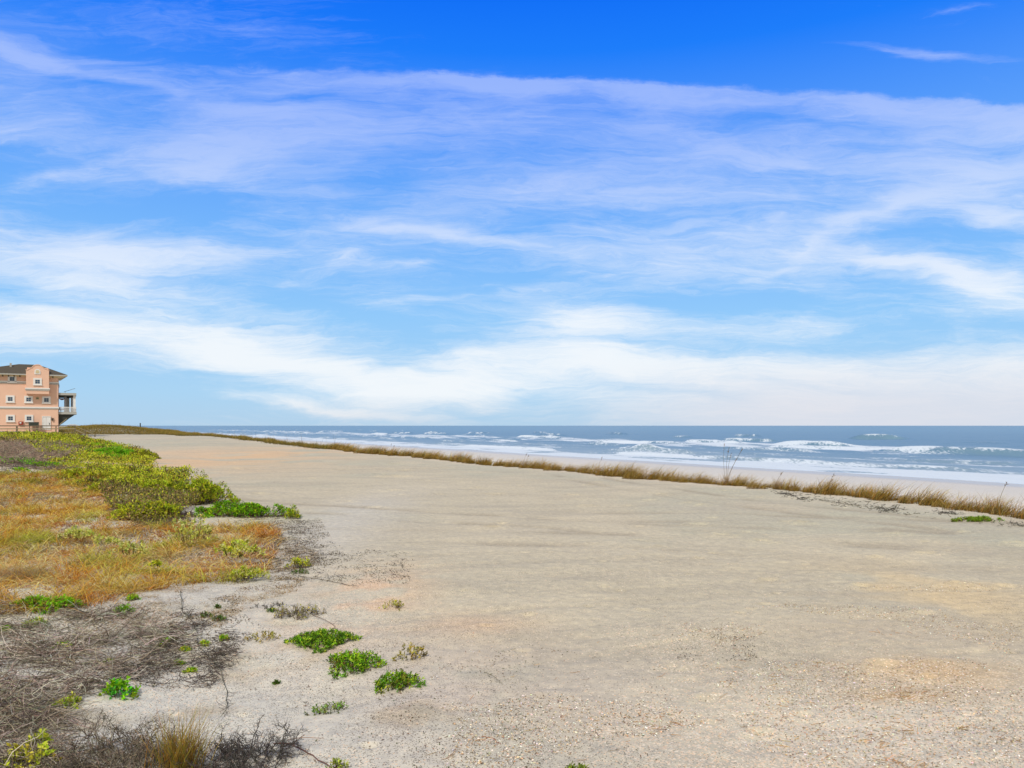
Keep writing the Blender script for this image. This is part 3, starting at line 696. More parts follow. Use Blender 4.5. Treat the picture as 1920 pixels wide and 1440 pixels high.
# far pavilion seen under the porch
def place(px, d): return (px - HX) / F * d, d
X, Y = place(136, 450); z0 = hz(X, Y); r = empty('beach_cottage', (X, Y, 0), RZ); tag(r, 'tiny pale cottage with grey roof far behind the boardwalk stairs', 'house')
boxes('wall', [(-3.2, 3.2, 0, 5, z0 - .5, 2.1)], M_WHITE, r)
bm = bmesh.new(); e = [bm.verts.new(p) for p in ((-3.8, -.5, 2.1), (3.8, -.5, 2.1), (3.8, 5.5, 2.1), (-3.8, 5.5, 2.1), (-1.6, 2.5, 3.0), (1.6, 2.5, 3.0))]
for f in ((0, 1, 5, 4), (1, 2, 5), (2, 3, 4, 5), (3, 0, 4), (3, 2, 1, 0)): bm.faces.new([e[i] for i in f])
bmobj('roof', bm, M_GREYT, r)
for x in (-2, 0, 2): boxes('window', [(x - .4, x + .4, -.05, -.003, 1.3, 2.1)], M_GLASS, r)

# boardwalk with rails and stair
def boardwalk():
    UB = 124.0
    X, Y = xy(UB, 0); r = empty('boardwalk', (X, Y, 0), RZ); tag(r, 'weathered timber boardwalk with post-and-rail sides and a stair down to the sand', 'boardwalk')
    xe = .95; dz = 1.22
    boxes('deck', [(-16 + .16 * i, -16 + .16 * i + .145, 0, 1.7, dz - .05, dz) for i in range(int((xe + 16) / .16))], M_WOOD, r)
    boxes('joist', [(-16, xe, .06, .12, dz - .3, dz - .052), (-16, xe, 1.58, 1.64, dz - .3, dz - .052)], M_WOODD, r)
    for y in (-.06, 1.76):
        for x in list(np.arange(-15.5, xe, 2.35)) + [xe]:
            boxes('post', [(x - .06, x + .06, y - .05, y + .05, .0, dz + .86)], M_WOODD, r)
        for z in (dz + .88, dz + .46):
            boxes('rail', [(-16, xe + .1, y - .09, y + .09, z, z + .13)], M_WOOD if z < dz + .6 else M_WOODD, r)
        bm = bmesh.new(); beam(bm, (xe + .1, y, dz + .9), (xe + 2.7, y, .78), .12, .07); bmobj('handrail', bm, M_WOOD, r)
        bm = bmesh.new(); beam(bm, (xe, y, dz + .42), (xe + 2.4, y, .35), .08, .12); bmobj('stair_rail', bm, M_WOOD, r)
        bm = bmesh.new(); beam(bm, (xe, y * .95 + .04, dz - .1), (xe + 2.5, y * .95 + .04, .05), .05, .24); bmobj('stringer', bm, M_WOODD, r)
        for k in (.5, .98): boxes('post', [(xe + 2.6 * k - .05, xe + 2.6 * k + .05, y - .05, y + .05, -.2, dz + .9 - 1.27 * k)], M_WOODD, r)
    for i in range(6): boxes('step', [(xe + .05 + .4 * i, xe + .4 + .4 * i, 0, 1.7, dz - .22 - .18 * i, dz - .17 - .18 * i)], M_WOOD, r)
boardwalk()
X, Y = place(263, 168); r = empty('marker_post', (X, Y, hz(X, Y))); tag(r, 'lone dark wooden marker post standing in the grass of the far dune', 'post')
boxes('pole', [(-.09, .09, -.09, .09, -.3, 1.25)], M_DARK, r); boxes('cap', [(-.12, .12, -.12, .12, 1.251, 1.32)], M_DARK, r)

# ---------------------------------------------------------------- dune-edge grass
def tuft_mesh(i, far, rng):
    n = 320 if not far else 190
    rad = .16 + .12 * rng.random(); a = rng.random(n) * 2 * PI; q = rad * np.sqrt(rng.random(n))
    P = np.stack([q * np.cos(a) * 1.5, q * np.sin(a), -.03 + 0 * q], 1)
    h = .14 + .62 * rng.random(n) ** 2.0; la = rng.normal(-.1, .8, n)
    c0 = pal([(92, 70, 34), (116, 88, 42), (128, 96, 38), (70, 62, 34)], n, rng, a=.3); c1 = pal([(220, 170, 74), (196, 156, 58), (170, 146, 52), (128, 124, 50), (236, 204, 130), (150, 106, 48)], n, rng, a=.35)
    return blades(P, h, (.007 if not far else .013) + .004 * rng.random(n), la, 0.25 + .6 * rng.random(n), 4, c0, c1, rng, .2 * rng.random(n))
tufts = []
for far in (0, 1):
    row = []
    for i in range(7):
        V, Fc, c = tuft_mesh(i, far, np.random.default_rng(50 + i + 10 * far))
        o = build('dune_grass_tuft', V, Fc, M_GRASS, col=c); row.append(o)
    tufts.append(row)
used = set(); rg = np.random.default_rng(11); u = .5; cnt = 0
LAB = 'golden brown grass tuft in the wind-blown row along the seaward edge of the sand'
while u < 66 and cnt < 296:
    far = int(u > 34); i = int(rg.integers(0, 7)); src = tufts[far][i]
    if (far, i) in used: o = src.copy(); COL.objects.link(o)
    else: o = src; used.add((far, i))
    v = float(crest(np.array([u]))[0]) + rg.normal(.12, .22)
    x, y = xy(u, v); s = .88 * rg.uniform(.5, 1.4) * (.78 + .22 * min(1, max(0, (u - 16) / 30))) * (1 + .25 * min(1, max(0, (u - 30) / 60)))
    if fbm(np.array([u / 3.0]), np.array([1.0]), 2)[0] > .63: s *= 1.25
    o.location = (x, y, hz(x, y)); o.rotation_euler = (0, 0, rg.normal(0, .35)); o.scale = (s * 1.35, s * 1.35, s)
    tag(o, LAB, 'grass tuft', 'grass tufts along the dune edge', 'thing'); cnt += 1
    g = rg.uniform(.10, .34)
    if rg.random() < .05 and u < 24: g += .22
    u += g * (1 + u / 160)
for row in tufts:
    for o in row:
        if 'label' not in o: bpy.data.objects.remove(o)
print('tufts', cnt)

# tall seed stalks standing above the row
def stalks(px, py, tops, label, d=None):
    uu = np.linspace(2, 120, 4000); vv = crest(uu); xs, ys = xy(uu, vv); i = np.argmin(np.abs(xs / ys * F + HX - px))
    x, y = float(xs[i]), float(ys[i]); z = hz(x, y); r = empty('sea_oats', (x, y, z)); tag(r, label, 'sea oats')
    rg = np.random.default_rng(int(px)); S = []; HD = []
    for (tx, ty) in tops:
        t_ = y; T = np.array([(tx - HX) / F * t_ - x, 0, EYE + (HY - ty) / F * t_ - z])
        b = np.array([rg.normal(0, .05), rg.normal(0, .05), 0]); k = np.linspace(0, 1, 7)[:, None]
        C = b + (T - b) * k; C[:, 0] += (np.sin(k[:, 0] * PI) * -.06); C[:, 1] += k[:, 0] * rg.normal(0, .1)
        S.append(C)
        HD.append(C[-2] + (C[-1] - C[-2]) * rg.random((10, 1)))
    S = np.array(S); V, Fc, c = tubes(S, np.broadcast_to(np.linspace(.007, .004, 7), (len(S), 7)), pal([(116, 98, 62)], len(S)))
    build('stalk', V, Fc, M_TWIG, r, c)
    P = np.concatenate(HD); D = rg.standard_normal((len(P), 3)) * .5 + np.array([.3, 0, 1.])
    V, Fc, c = leaves(P, D, .06, .018, pal([(150, 122, 80), (120, 98, 66)], len(P))); build('seed_head', V, Fc, M_LEAF, r, c)
    V, Fc, c = blades(rg.normal(0, .07, (60, 3)) * [1, 1, 0], .3 + .3 * rg.random(60), .008, rg.random(60) * 6.3, .4, 3, pal([(110, 86, 46)], 60), pal([(186, 150, 84)], 60), rg)
    build('leaf_base', V, Fc, M_GRASS, r, c)
stalks(1362, 908, [(1360, 834), (1367, 838), (1394, 842), (1385, 856), (1371, 850)], 'tall clump of sea oats with several thin stalks rising over the surf')
stalks(1868, 962, [(1893, 904)], 'single long stalk leaning right at the far right end of the grass row')
stalks(1458, 918, [(1469, 886)], 'short leaning seed stalk just right of the tall stalk clump')
stalks(1556, 930, [(1565, 890), (1560, 900)], 'pair of faint thin stalks where the grass row thins out')
stalks(1122, 884, [(1130, 858)], 'dark single stalk rising from the middle of the grass row')
stalks(985, 872, [(988, 850), (992, 854)], 'two short upright stalks in the grass row below the breaking waves')
stalks(735, 848, [(733, 832), (739, 836)], 'small pair of stalks in the narrow far part of the grass row')

# far dune cover
def far_cover():
    rg = np.random.default_rng(5)
    n = 46000; u = 65 + 190 * rg.random(n) ** 1.25; v = crest(u) + rg.normal(.2, .35, n) * (1 + u / 160)
    m = 115000; u2 = 156 + 74 * rg.random(m); v2 = -14 + 36 * rg.random(m)
    k = (u2 > 158 + 3 * fbm(v2 / 3, v2 * 0, 2)) & (v2 < crest(u2) + 1); u2 = u2[k]; v2 = v2[k]
    u3 = 132 + 200 * rg.random(30000); v3 = 16 + 5.5 * rg.random(30000)
    u = np.concatenate([u, u2, u3]); v = np.concatenate([v, v2, v3]); x, y = xy(u, v)
    P = on_ground(np.stack([x, y], 1), -.05); n = len(P)
    f = fbm(x / 5, y / 5, 3)
    c0 = pal([(70, 62, 34), (92, 78, 40), (60, 62, 34)], n, rg); c1 = pal([(186, 156, 74), (150, 138, 58), (164, 130, 66), (116, 118, 52)], n, rg, a=.28)
    c1 = c1 * (.7 + .7 * f[:, None])
    V, Fc, c = blades(P, (.22 + .38 * rg.random(n)) * (.5 + f) * (.75 + .5 * vn(x / .7, y / .7)), .02 + .0001 * np.hypot(x, y), rg.normal(.2, 1, n), .4 * rg.random(n) + .1, 2, c0, c1, rg)
    B = cat([(V, Fc, c)])
    q = P[rg.integers(0, len(P), 260)]; B2 = blades(q, .9 + .8 * rg.random(260), .03, rg.random(260) * 6, .2, 2, pal([(120, 104, 74)], 260), None, rg)
    V, Fc, c = cat([B, B2]); tag(build('dune_scrub', V, Fc, M_GRASS, col=c), 'olive and brown scrub covering the far dune and its edge', 'scrub', kind='stuff')
far_cover()

# ---------------------------------------------------------------- ground cover on the left
def grass_field():
    rg = np.random.default_rng(21)
    P1 = poly([(-260, 893), (60, 890), (120, 884), (190, 905), (215, 960), (330, 985), (520, 985), (530, 1010), (500, 1075), (440, 1090), (330, 1098), (240, 1122), (110, 1150), (-60, 1160), (-330, 1170)])
    parts = []
    def kind(q):      # 0 straw gold, 1 rusty, 2 olive, 3 grey bleached
        return fbm(q[:, 0] / 1.3 + 4, q[:, 1] / 1.3, 3), fbm(q[:, 0] / .7 + 40, q[:, 1] / .7, 2)
    rust = lambda q: np.clip(ss(-.82, -.42, q[:, 0] / q[:, 1] + .004 * (q[:, 1] - 12)) * .8 + (fbm(q[:, 0] / 1.6 + 14, q[:, 1] / 1.6, 3) - .45) * 2.4, 0, 1)
    # tussocks of long arching leaves
    ct = scatter(P1, 1150, .9, .42, .7, rg); ct = ct[rg.random(len(ct)) > .75 * rust(ct)]; per = 70; n = len(ct) * per
    d = np.hypot(ct[:, 0], ct[:, 1]); c = np.repeat(ct, per, 0) + rg.normal(0, .085, (n, 2)) * (1 + np.repeat(d, per)[:, None] / 30)
    sz = np.repeat(.55 + .8 * rg.random(len(ct)), per); dd = np.repeat(d, per)
    Pg = on_ground(c, -.02); a, b = kind(ct)
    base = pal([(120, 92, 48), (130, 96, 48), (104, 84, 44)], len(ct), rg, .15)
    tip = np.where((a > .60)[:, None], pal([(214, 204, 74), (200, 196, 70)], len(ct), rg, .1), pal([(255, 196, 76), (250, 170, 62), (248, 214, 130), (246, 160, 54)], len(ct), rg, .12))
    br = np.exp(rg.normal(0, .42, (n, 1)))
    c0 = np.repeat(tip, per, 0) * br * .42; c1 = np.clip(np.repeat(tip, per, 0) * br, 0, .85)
    h = (.16 + .26 * rg.random(n)) * sz; ang_ = np.repeat(rg.random(len(ct)) * 6.3, per) + rg.normal(0, 1.5, n)
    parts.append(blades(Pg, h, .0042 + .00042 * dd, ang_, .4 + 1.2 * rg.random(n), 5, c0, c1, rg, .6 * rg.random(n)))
    # short understorey, rusty towards the open sand
    n = 110000; q = scatter(P1, n, .45, .39, .55, rg); n = len(q); Pg = on_ground(q, -.01); dd = np.hypot(q[:, 0], q[:, 1]); rr_ = rust(q)[:, None]; a, b = kind(q)
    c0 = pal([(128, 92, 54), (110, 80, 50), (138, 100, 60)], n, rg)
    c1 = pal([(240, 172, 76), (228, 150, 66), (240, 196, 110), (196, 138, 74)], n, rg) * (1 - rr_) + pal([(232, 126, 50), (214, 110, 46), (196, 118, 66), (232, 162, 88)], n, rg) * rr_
    c1 = np.where((b > .60)[:, None], pal([(170, 154, 134), (140, 122, 104), (186, 172, 148)], n, rg), c1) * np.exp(rg.normal(0, .35, (n, 1)))
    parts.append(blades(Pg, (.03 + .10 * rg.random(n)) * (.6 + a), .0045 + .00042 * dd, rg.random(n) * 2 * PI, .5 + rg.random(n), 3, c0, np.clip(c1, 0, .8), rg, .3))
    # loose pale leaves lying over everything
    n = 12000; q = scatter(P1, n, 0, 0, .8, rg); n = len(q); Pg = on_ground(q, .02); dd = np.hypot(q[:, 0], q[:, 1])
    cc = pal([(246, 214, 136), (240, 186, 92), (226, 196, 140), (224, 170, 76)], n, rg, .25)
    parts.append(blades(Pg, .12 + .26 * rg.random(n), .005 + .0007 * dd, rg.random(n) * 2 * PI, 1 + 1.4 * rg.random(n), 5, cc * .8, np.clip(cc * 1.1, 0, .85), rg, .6))
    # scattered wisps past the edge onto the sand
    P2 = poly([(300, 1080), (520, 1000), (600, 1040), (560, 1110), (470, 1130), (420, 1180), (300, 1170), (180, 1190), (60, 1180), (60, 1120), (240, 1100)])
    n = 13000; q = scatter(P2, n, .3, .48, 0, rg); n = len(q); Pg = on_ground(q, -.01)
    parts.append(blades(Pg, .03 + .07 * rg.random(n), .005, rg.random(n) * 6.3, .8 + rg.random(n), 3, pal([(140, 104, 60), (110, 84, 54)], n, rg), pal([(206, 160, 90), (160, 138, 70), (220, 190, 126)], n, rg), rg, .4))
    V, Fc, c = cat([(p[0], p[1], p[2]) for p in parts]); tag(build('dry_grass', V, Fc, M_GRASS, col=c), 'golden and rusty dry grass covering the inland side of the sand', 'grass', kind='stuff')
grass_field()

def greens():
    """yellow-green low scrub towards the house, dead brush among it"""
    rg = np.random.default_rng(31); parts = []
    PA = poly([(-300, 814), (60, 816), (100, 816), (150, 820), (185, 829), (262, 845), (292, 862), (285, 880), (300, 893), (250, 920), (205, 905), (150, 885), (110, 880), (70, 852), (40, 836), (-300, 832)])
    PC = poly([(120, 884), (210, 893), (300, 893), (350, 900), (412, 916), (400, 938), (345, 962), (330, 986), (240, 984), (212, 962), (180, 920), (100, 900)])
    q = np.concatenate([scatter(PA, 90000, 1.6, .40, .7, rg), scatter(PC, 34000, .9, .38, .3, rg)]); n = len(q); d = np.hypot(q[:, 0], q[:, 1]); f = fbm(q[:, 0] / 4, q[:, 1] / 4, 3); g = fbm(q[:, 0] / 9 + 30, q[:, 1] / 9, 2)
    hh = (.05 + .34 * rg.random(n)) * ss(.3, .6, f) * (.45 + 1.1 * vn(q[:, 0] / .5, q[:, 1] / .5))
    P = on_ground(q); P[:, 2] += hh
    D = rg.standard_normal((n, 3)) * [.7, .7, .5] + [0, 0, .7]
    c = pal([(214, 220, 50), (190, 208, 44), (232, 232, 76), (160, 176, 44), (220, 196, 66), (136, 146, 50)], n, rg)
    dry = (g > .56)[:, None] & (rg.random((n, 1)) < .8); c = np.where(dry, pal([(150, 128, 84), (170, 150, 98), (124, 108, 84), (160, 150, 70)], n, rg), c)
    cl_ = fbm(q[:, 0] / .55 + 70, q[:, 1] / .55, 2); c = np.where(((cl_ > .60) & (rg.random(n) < .7))[:, None], pal([(130, 106, 62), (104, 92, 56), (96, 110, 44)], n, rg), c) * np.exp(rg.normal(0, .32, (n, 1)))
    parts.append(leaves(P, D, (.045 + .0016 * d) * rg.uniform(.6, 1.4, n), .014 + .0008 * d, np.clip(c, 0, .8), rg))
    # bright low greens around the pale sandy gaps
    for pl, m, cols in ((poly([(-120, 868), (40, 868), (70, 870), (60, 876), (-120, 878)]), 900, [(110, 170, 40), (130, 186, 50), (96, 150, 40)]),
                        (poly([(150, 835), (215, 836), (245, 852), (230, 862), (165, 858)]), 14000, [(124, 196, 22), (150, 210, 40), (110, 168, 30)])):
        q = scatter(pl, m, 1.0, .42, 0, rg); m = len(q); d = np.hypot(q[:, 0], q[:, 1]); h = .05 + .22 * rg.random(m)
        P = on_ground(q); P[:, 2] += h
        parts.append(leaves(P, rg.standard_normal((m, 3)) * .6 + [0, 0, .8], .05 + .001 * d, .02 + .0006 * d, pal(cols, m, rg, a=.3), rg))
    V, Fc, c = cat(parts); tag(build('low_scrub', V, Fc, M_LEAF, col=c), 'yellow-green low scrub spreading from the boardwalk towards the camera', 'scrub', kind='stuff')
    # dead brush
    tw = []
    PB = poly([(-200, 838), (60, 836), (130, 840), (150, 856), (90, 868), (20, 872), (-200, 886)])
    for (pl, m, Lm, up, cols, w0, cl, th) in (
        (PB, 12000, .5, .8, [(156, 138, 120), (128, 112, 98), (176, 158, 136)], .014, 1.5, .36),
        (poly([(-260, 1142), (60, 1140), (130, 1150), (250, 1150), (330, 1178), (380, 1215), (330, 1250), (250, 1275), (180, 1300), (90, 1330), (-100, 1340), (-320, 1330)]), 7000, .28, .2, [(176, 164, 146), (120, 108, 94), (216, 204, 186), (92, 82, 70), (150, 136, 118)], .0028, .32, .45),
        (poly([(-140, 1320), (90, 1322), (140, 1350), (130, 1480), (-160, 1490)]), 2200, .24, .2, [(160, 146, 126), (116, 104, 90), (200, 186, 164), (90, 80, 70)], .0026, .3, .40),
        (poly([(330, 1150), (430, 1165), (450, 1240), (400, 1290), (300, 1290), (220, 1270), (300, 1215)]), 1300, .10, .2, [(96, 84, 76), (80, 72, 64)], .0025, .25, .5),
        (poly([(-120, 872), (100, 872), (150, 880), (90, 890), (-120, 893)]), 900, .4, .3, [(110, 98, 86)], .01, 1.5, .4),
        (poly([(430, 965), (560, 962), (590, 1010), (600, 1060), (530, 1100), (500, 1060), (520, 1000)]), 900, .09, .25, [(96, 90, 84), (84, 78, 72), (120, 108, 96)], .004, .25, .52),
        (poly([(1440, 919), (1500, 924), (1640, 947), (1800, 966), (1925, 984), (1915, 992), (1780, 974), (1640, 960), (1540, 946), (1470, 934)]), 220, .14, .3, [(70, 68, 60), (96, 90, 78)], .007, .5, .5),
        (poly([(560, 1020), (760, 1040), (760, 1090), (660, 1090), (570, 1100), (470, 1140), (500, 1100)]), 170, .10, .25, [(96, 92, 86), (110, 102, 92)], .003, .25, .58),
        (poly([(210, 955), (360, 965), (350, 1000), (230, 1000)]), 1800, .25, .25, [(116, 100, 92), (98, 86, 80)], .006, .7, .5)):
        q = scatter(pl, m, cl, th, 0, rg); m = len(q)
        P = on_ground(q, .01); a = rg.random(m) * 2 * PI
        P[:, 2] += up * .35 * rg.random(m) ** 2
        D = np.stack([np.cos(a), np.sin(a) * .8, up * (rg.random(m) - .25)], 1)
        C = grow(P, D, Lm * (.4 + rg.random(m)), 5, .28, .04, rg)
        C[..., 2] = np.maximum(C[..., 2], H(C[..., 0], C[..., 1]) + .003)
        tw.append(tubes(C, np.linspace(1, .45, 5)[None, :] * (w0 * (.6 + .8 * rg.random(m)))[:, None], pal(cols, m, rg)))
    V, Fc, c = cat(tw); tag(build('dead_twigs', V, Fc, M_TWIG, col=c), 'mat of grey-brown dead twigs and stems lying over the sand', 'twigs', kind='stuff')
greens()

# ---------------------------------------------------------------- shrubs and plants as things of their own
def shrub(px, py, wpx, hpx, cols, label, name='shrub', cat_='shrub', leaf=.035, dens=1.0, flat=.5, asp=.75, dead=.25, seed=0, lean=0.0, nl=7, lw=.38, group=None, lift=0.0):
    """px,py: middle of its foot; wpx,hpx: how wide and tall it shows"""
    rg = np.random.default_rng(seed + int(px) * 7 + int(py)); x, y = pt(px, py); z = hz(x, y); k = y / F
    W = wpx * k / 2; tall = hpx * k * flat; dep = W * asp
    r = empty(name, (x, y + dep * .55, z)); tag(r, label, cat_, group)
    n = int(dens * 5600 * max(W * dep, .005) * min(1, (.035 / leaf) ** 1.3)) + 25; n = min(n, 6000)
    a = rg.random(n) * 2 * PI; q = np.sqrt(rg.random(n)) * (1 + .22 * np.sin(3 * a + seed) + .12 * np.sin(7 * a + 2 * seed))
    lx = q * np.cos(a) * W; ly = q * np.sin(a) * dep
    prof = np.sqrt(np.clip(1 - (q / 1.15) ** 2, .02, 1)) * (.30 + 1.35 * fbm(lx * 4.5 / max(W, .3) + seed, ly * 4.5 / max(W, .3) + px, 3))
    keep = fbm(lx / max(W, .05) * 3 + seed, ly / max(W, .05) * 3 + px, 2) > .30; lx, ly, prof, n = lx[keep], ly[keep], prof[keep], keep.sum()
    gz = H(x + lx, y + dep * .55 + ly) - z + lift
    hz_ = prof * tall * (1 - .75 * rg.random(n) ** 2.2)
    P = np.stack([lx + lean * hz_, ly, gz + hz_], 1)
    ax = np.stack([lx / W * .6, ly / dep * .6, np.full(n, .9)], 1) + rg.standard_normal((n, 3)) * .4
    m = n * nl; Pr = np.repeat(P, nl, 0); A = np.repeat(ax / np.linalg.norm(ax, axis=1, keepdims=True), nl, 0)
    D = A * .55 + rg.standard_normal((m, 3)) * .62
    Pr = Pr + A * (rg.random((m, 1)) - .6) * leaf * 1.2
    c = np.clip(np.repeat(pal(cols, n, rg, .28), nl, 0) * np.exp(rg.normal(0, .28, (m, 1))), 0, .85)
    if leaf > .03 and n > 200:
        old = np.repeat(rg.random(n) < .10, nl); c[old] = pal([(150, 120, 60), (120, 96, 56)], int(old.sum()), rg)
    V, Fc, cc = leaves(Pr, D, leaf * rg.uniform(.6, 1.2, m), leaf * lw, c, rg)
    build('foliage', V, Fc, M_LEAF, r, cc)
    ns = max(12, int(n * .35)); i = rg.integers(0, n, ns); S = np.stack([lx[i] * .75, ly[i] * .75, gz[i] - .01], 1); E = P[i]
    tt = np.linspace(0, 1, 4)[None, :, None]; C = S[:, None] * (1 - tt) + E[:, None] * tt + rg.normal(0, .012, (ns, 4, 3)) * np.sin(tt * PI)
    V, Fc, cc = tubes(C, np.full((ns, 4), .0025 + leaf * .03), pal([(104, 84, 58), (84, 70, 54), (130, 104, 66)], ns, rg)); build('branchwork', V, Fc, M_TWIG, r, cc)
    return r
YG = [(216, 220, 44), (190, 206, 40), (236, 232, 74), (160, 182, 40)]; MG = [(164, 188, 32), (190, 206, 44), (130, 156, 28), (214, 218, 56)]
BG = [(140, 200, 20), (116, 176, 18), (170, 216, 36)]; PY = [(236, 238, 130), (216, 224, 104), (246, 240, 140), (190, 202, 90)]
DG = [(104, 152, 24), (130, 178, 30), (80, 122, 22), (170, 196, 50)]
shrub(345, 946, 150, 66, MG, 'large mid-green leafy shrub bulging toward the open sand', dens=.8, leaf=.055, flat=.6, dead=.3, seed=1)
shrub(445, 970, 190, 44, BG + [(110, 160, 30)], 'long bright green shrub tapering onto the sand, in front of the larger mid-green one', dens=.8, leaf=.05, flat=.5, asp=.35, seed=2)
shrub(268, 978, 120, 62, YG, 'rounded yellow-green shrub nearest the rusty grass', dens=.8, leaf=.05, flat=.55, seed=3)
shrub(215, 925, 110, 50, YG, 'yellow-green shrub behind the rounded one, where the gold grass ends', dens=.7, leaf=.06, flat=.5, seed=4)
shrub(280, 925, 120, 40, MG + YG, 'mottled green and brown shrub between the two yellow-green ones', dens=.7, leaf=.06, flat=.5, seed=5)
shrub(150, 900, 90, 30, YG + [(200, 180, 70)], 'straw-tinted low shrub beside the dry gold grass', dens=.6, leaf=.07, flat=.5, seed=6)
shrub(262, 860, 52, 16, [(170, 176, 44), (190, 192, 54), (140, 146, 44)], 'small olive dome-shaped bush jutting out at the edge of the far sand', dens=.6, leaf=.1, flat=.8, seed=7)
shrub(205, 858, 90, 24, [(128, 200, 24), (150, 212, 40)], 'vivid lime-green bush in the far scrub', dens=.6, leaf=.09, flat=.6, seed=8)
shrub(240, 868, 60, 20, YG, 'yellow-green bush just in front of the vivid lime one', dens=.6, leaf=.08, flat=.6, seed=9)
shrub(240, 890, 110, 18, MG, 'thin creeping green shrub over the pale sand gap', dens=.3, leaf=.07, flat=.5, asp=.6, seed=10)
shrub(75, 874, 60, 9, BG, 'flat bright green patch beside the pale sand gap at far left', dens=.35, leaf=.07, flat=.5, asp=.9, seed=11)
shrub(36, 884, 30, 9, BG, 'smaller flat green patch in front of the dead brush', dens=.35, leaf=.07, flat=.5, seed=12)
shrub(100, 828, 100, 14, YG, 'broad yellow-green bush below the boardwalk posts', dens=.5, leaf=.12, flat=.7, asp=.4, seed=13)
shrub(150, 842, 100, 15, YG + MG, 'broad green bush on the slope in front of the boardwalk stair', dens=.5, leaf=.11, flat=.7, asp=.4, seed=14)
shrub(545, 974, 28, 24, MG, 'single little green plant standing alone off the tip of the bright shrub', leaf=.04, dens=.9, flat=.8, seed=15)
shrub(350, 1035, 80, 56, PY, 'pale yellow-green sprig cluster, tallest in the rusty grass', leaf=.055, dens=.22, flat=.7, seed=16, lift=.16, nl=9)
shrub(240, 1058, 60, 30, PY, 'pale sprig cluster in the middle of the rusty grass', leaf=.055, dens=.22, flat=.7, seed=17, lift=.16, nl=9)
shrub(140, 1028, 60, 24, PY, 'pale dusty-green sprig cluster deep in the gold grass', leaf=.055, dens=.22, flat=.7, seed=18, lift=.16, nl=9)
shrub(192, 1038, 46, 18, PY, 'small pale sprig between two others in the gold grass', leaf=.055, dens=.22, flat=.7, seed=19, lift=.16, nl=9)
shrub(436, 1062, 90, 34, YG + PY, 'wide yellow sprig clump near the right edge of the rusty grass', leaf=.055, dens=.22, flat=.7, seed=20, lift=.16, nl=9)
shrub(462, 1092, 70, 34, YG + PY, 'yellow sprig clump spilling from the rusty grass onto bare sand', leaf=.03, dens=.8, flat=.4, seed=21, lift=.05)
shrub(290, 1080, 22, 12, YG, 'tiny yellow sprig at the lower edge of the rusty grass', leaf=.035, dens=.6, flat=.6, seed=22, lift=.14)
shrub(558, 1066, 44, 24, YG + [(150, 150, 50)], 'small round yellow-green bush with dark stems on the littered sand', leaf=.03, dens=.8, flat=.75, seed=23)
shrub(72, 1148, 124, 46, [(140, 208, 18), (164, 222, 34), (106, 176, 16)], 'vivid green leafy mat at the lower edge of the gold grass', name='beach_plant', cat_='plant', leaf=.032, dens=1.1, flat=.45, seed=24, asp=.55, lean=.4)
shrub(228, 1152, 34, 24, BG, 'small vivid green plant between dead twigs and pale sand', name='beach_plant', cat_='plant', leaf=.03, dens=1.0, flat=.55, seed=25)
shrub(246, 1128, 22, 14, YG + BG, 'tiny yellow-green plant just above the small vivid one', name='beach_plant', cat_='plant', leaf=.03, dens=1.0, flat=.55, seed=26)
shrub(60, 1178, 40, 20, BG + YG, 'green sprig at the upper edge of the twig mat', name='beach_plant', cat_='plant', leaf=.03, dens=.7, flat=.5, seed=27)
shrub(4, 1186, 24, 14, BG, 'green sprig cut by the left border above the twig mat', name='beach_plant', cat_='plant', leaf=.03, dens=.7, flat=.5, seed=28)
shrub(112, 1214, 30, 16, YG + BG, 'few green leaves in the middle of the twig mat', name='beach_plant', cat_='plant', leaf=.03, dens=.4, flat=.5, seed=29)
shrub(222, 1308, 62, 44, BG + [(90, 190, 50)], 'vivid green broad-leaved plant beside the dark wiry shrub', name='beach_plant', cat_='plant', leaf=.04, dens=.7, flat=.5, seed=30, lw=.5)
for i, (a, b, w_, h_, lb) in enumerate(((312, 1205, 26, 16, 'left end of the dark stems'), (300, 1213, 16, 8, 'lower left of the dark stems'), (345, 1222, 22, 8, 'beneath the dark stems'), (382, 1212, 18, 14, 'beside the long vine'), (418, 1202, 18, 12, 'right end of the dark stems'), (334, 1246, 16, 8, 'in front of the dark stems'), (355, 1262, 20, 6, 'nearest the broad-leaved plant'), (203, 1240, 14, 8, 'on the right rim of the twig mat'))):
    shrub(a, b, w_, h_, BG + YG, 'small green sprout at the ' + lb if i in (0, 1, 4) else 'small green sprout ' + lb, name='sprout', cat_='sprout', leaf=.026, dens=.9, flat=.5, seed=40 + i)
for i, (a, b, w_, h_, lb) in enumerate(((407, 1140, 12, 10, 'tiny dark green sprout alone on pale sand below the rusty grass'), (385, 1160, 26, 10, 'faint sprawling sprout right of the vine top'), (410, 1166, 24, 16, 'thin sprout with a grey stem left of the twiggy bush'), (507, 1150, 20, 9, 'dark green tuft left of the twiggy yellow-leaved bush'), (516, 1283, 10, 8, 'tiny lone sprout on bare sand left of the three green mats'), (560, 1078, 30, 10, 'brown-green wisp below the small round yellow bush'))):
    shrub(a, b, w_, h_, [(96, 130, 50), (120, 140, 60), (84, 110, 44)], lb, name='sprout', cat_='sprout', leaf=.022, dens=.7, flat=.6, seed=60 + i)
shrub(595, 1216, 120, 40, DG, 'dense dark green mat, upper left of the three on bare sand', name='beach_plant', cat_='plant', leaf=.030, dens=1.3, flat=.36, asp=.95, seed=31, nl=6)
shrub(655, 1262, 100, 54, DG + BG, 'open green mat, middle of the three on bare sand', name='beach_plant', cat_='plant', leaf=.034, dens=.9, flat=.30, asp=1.1, seed=32, nl=6)
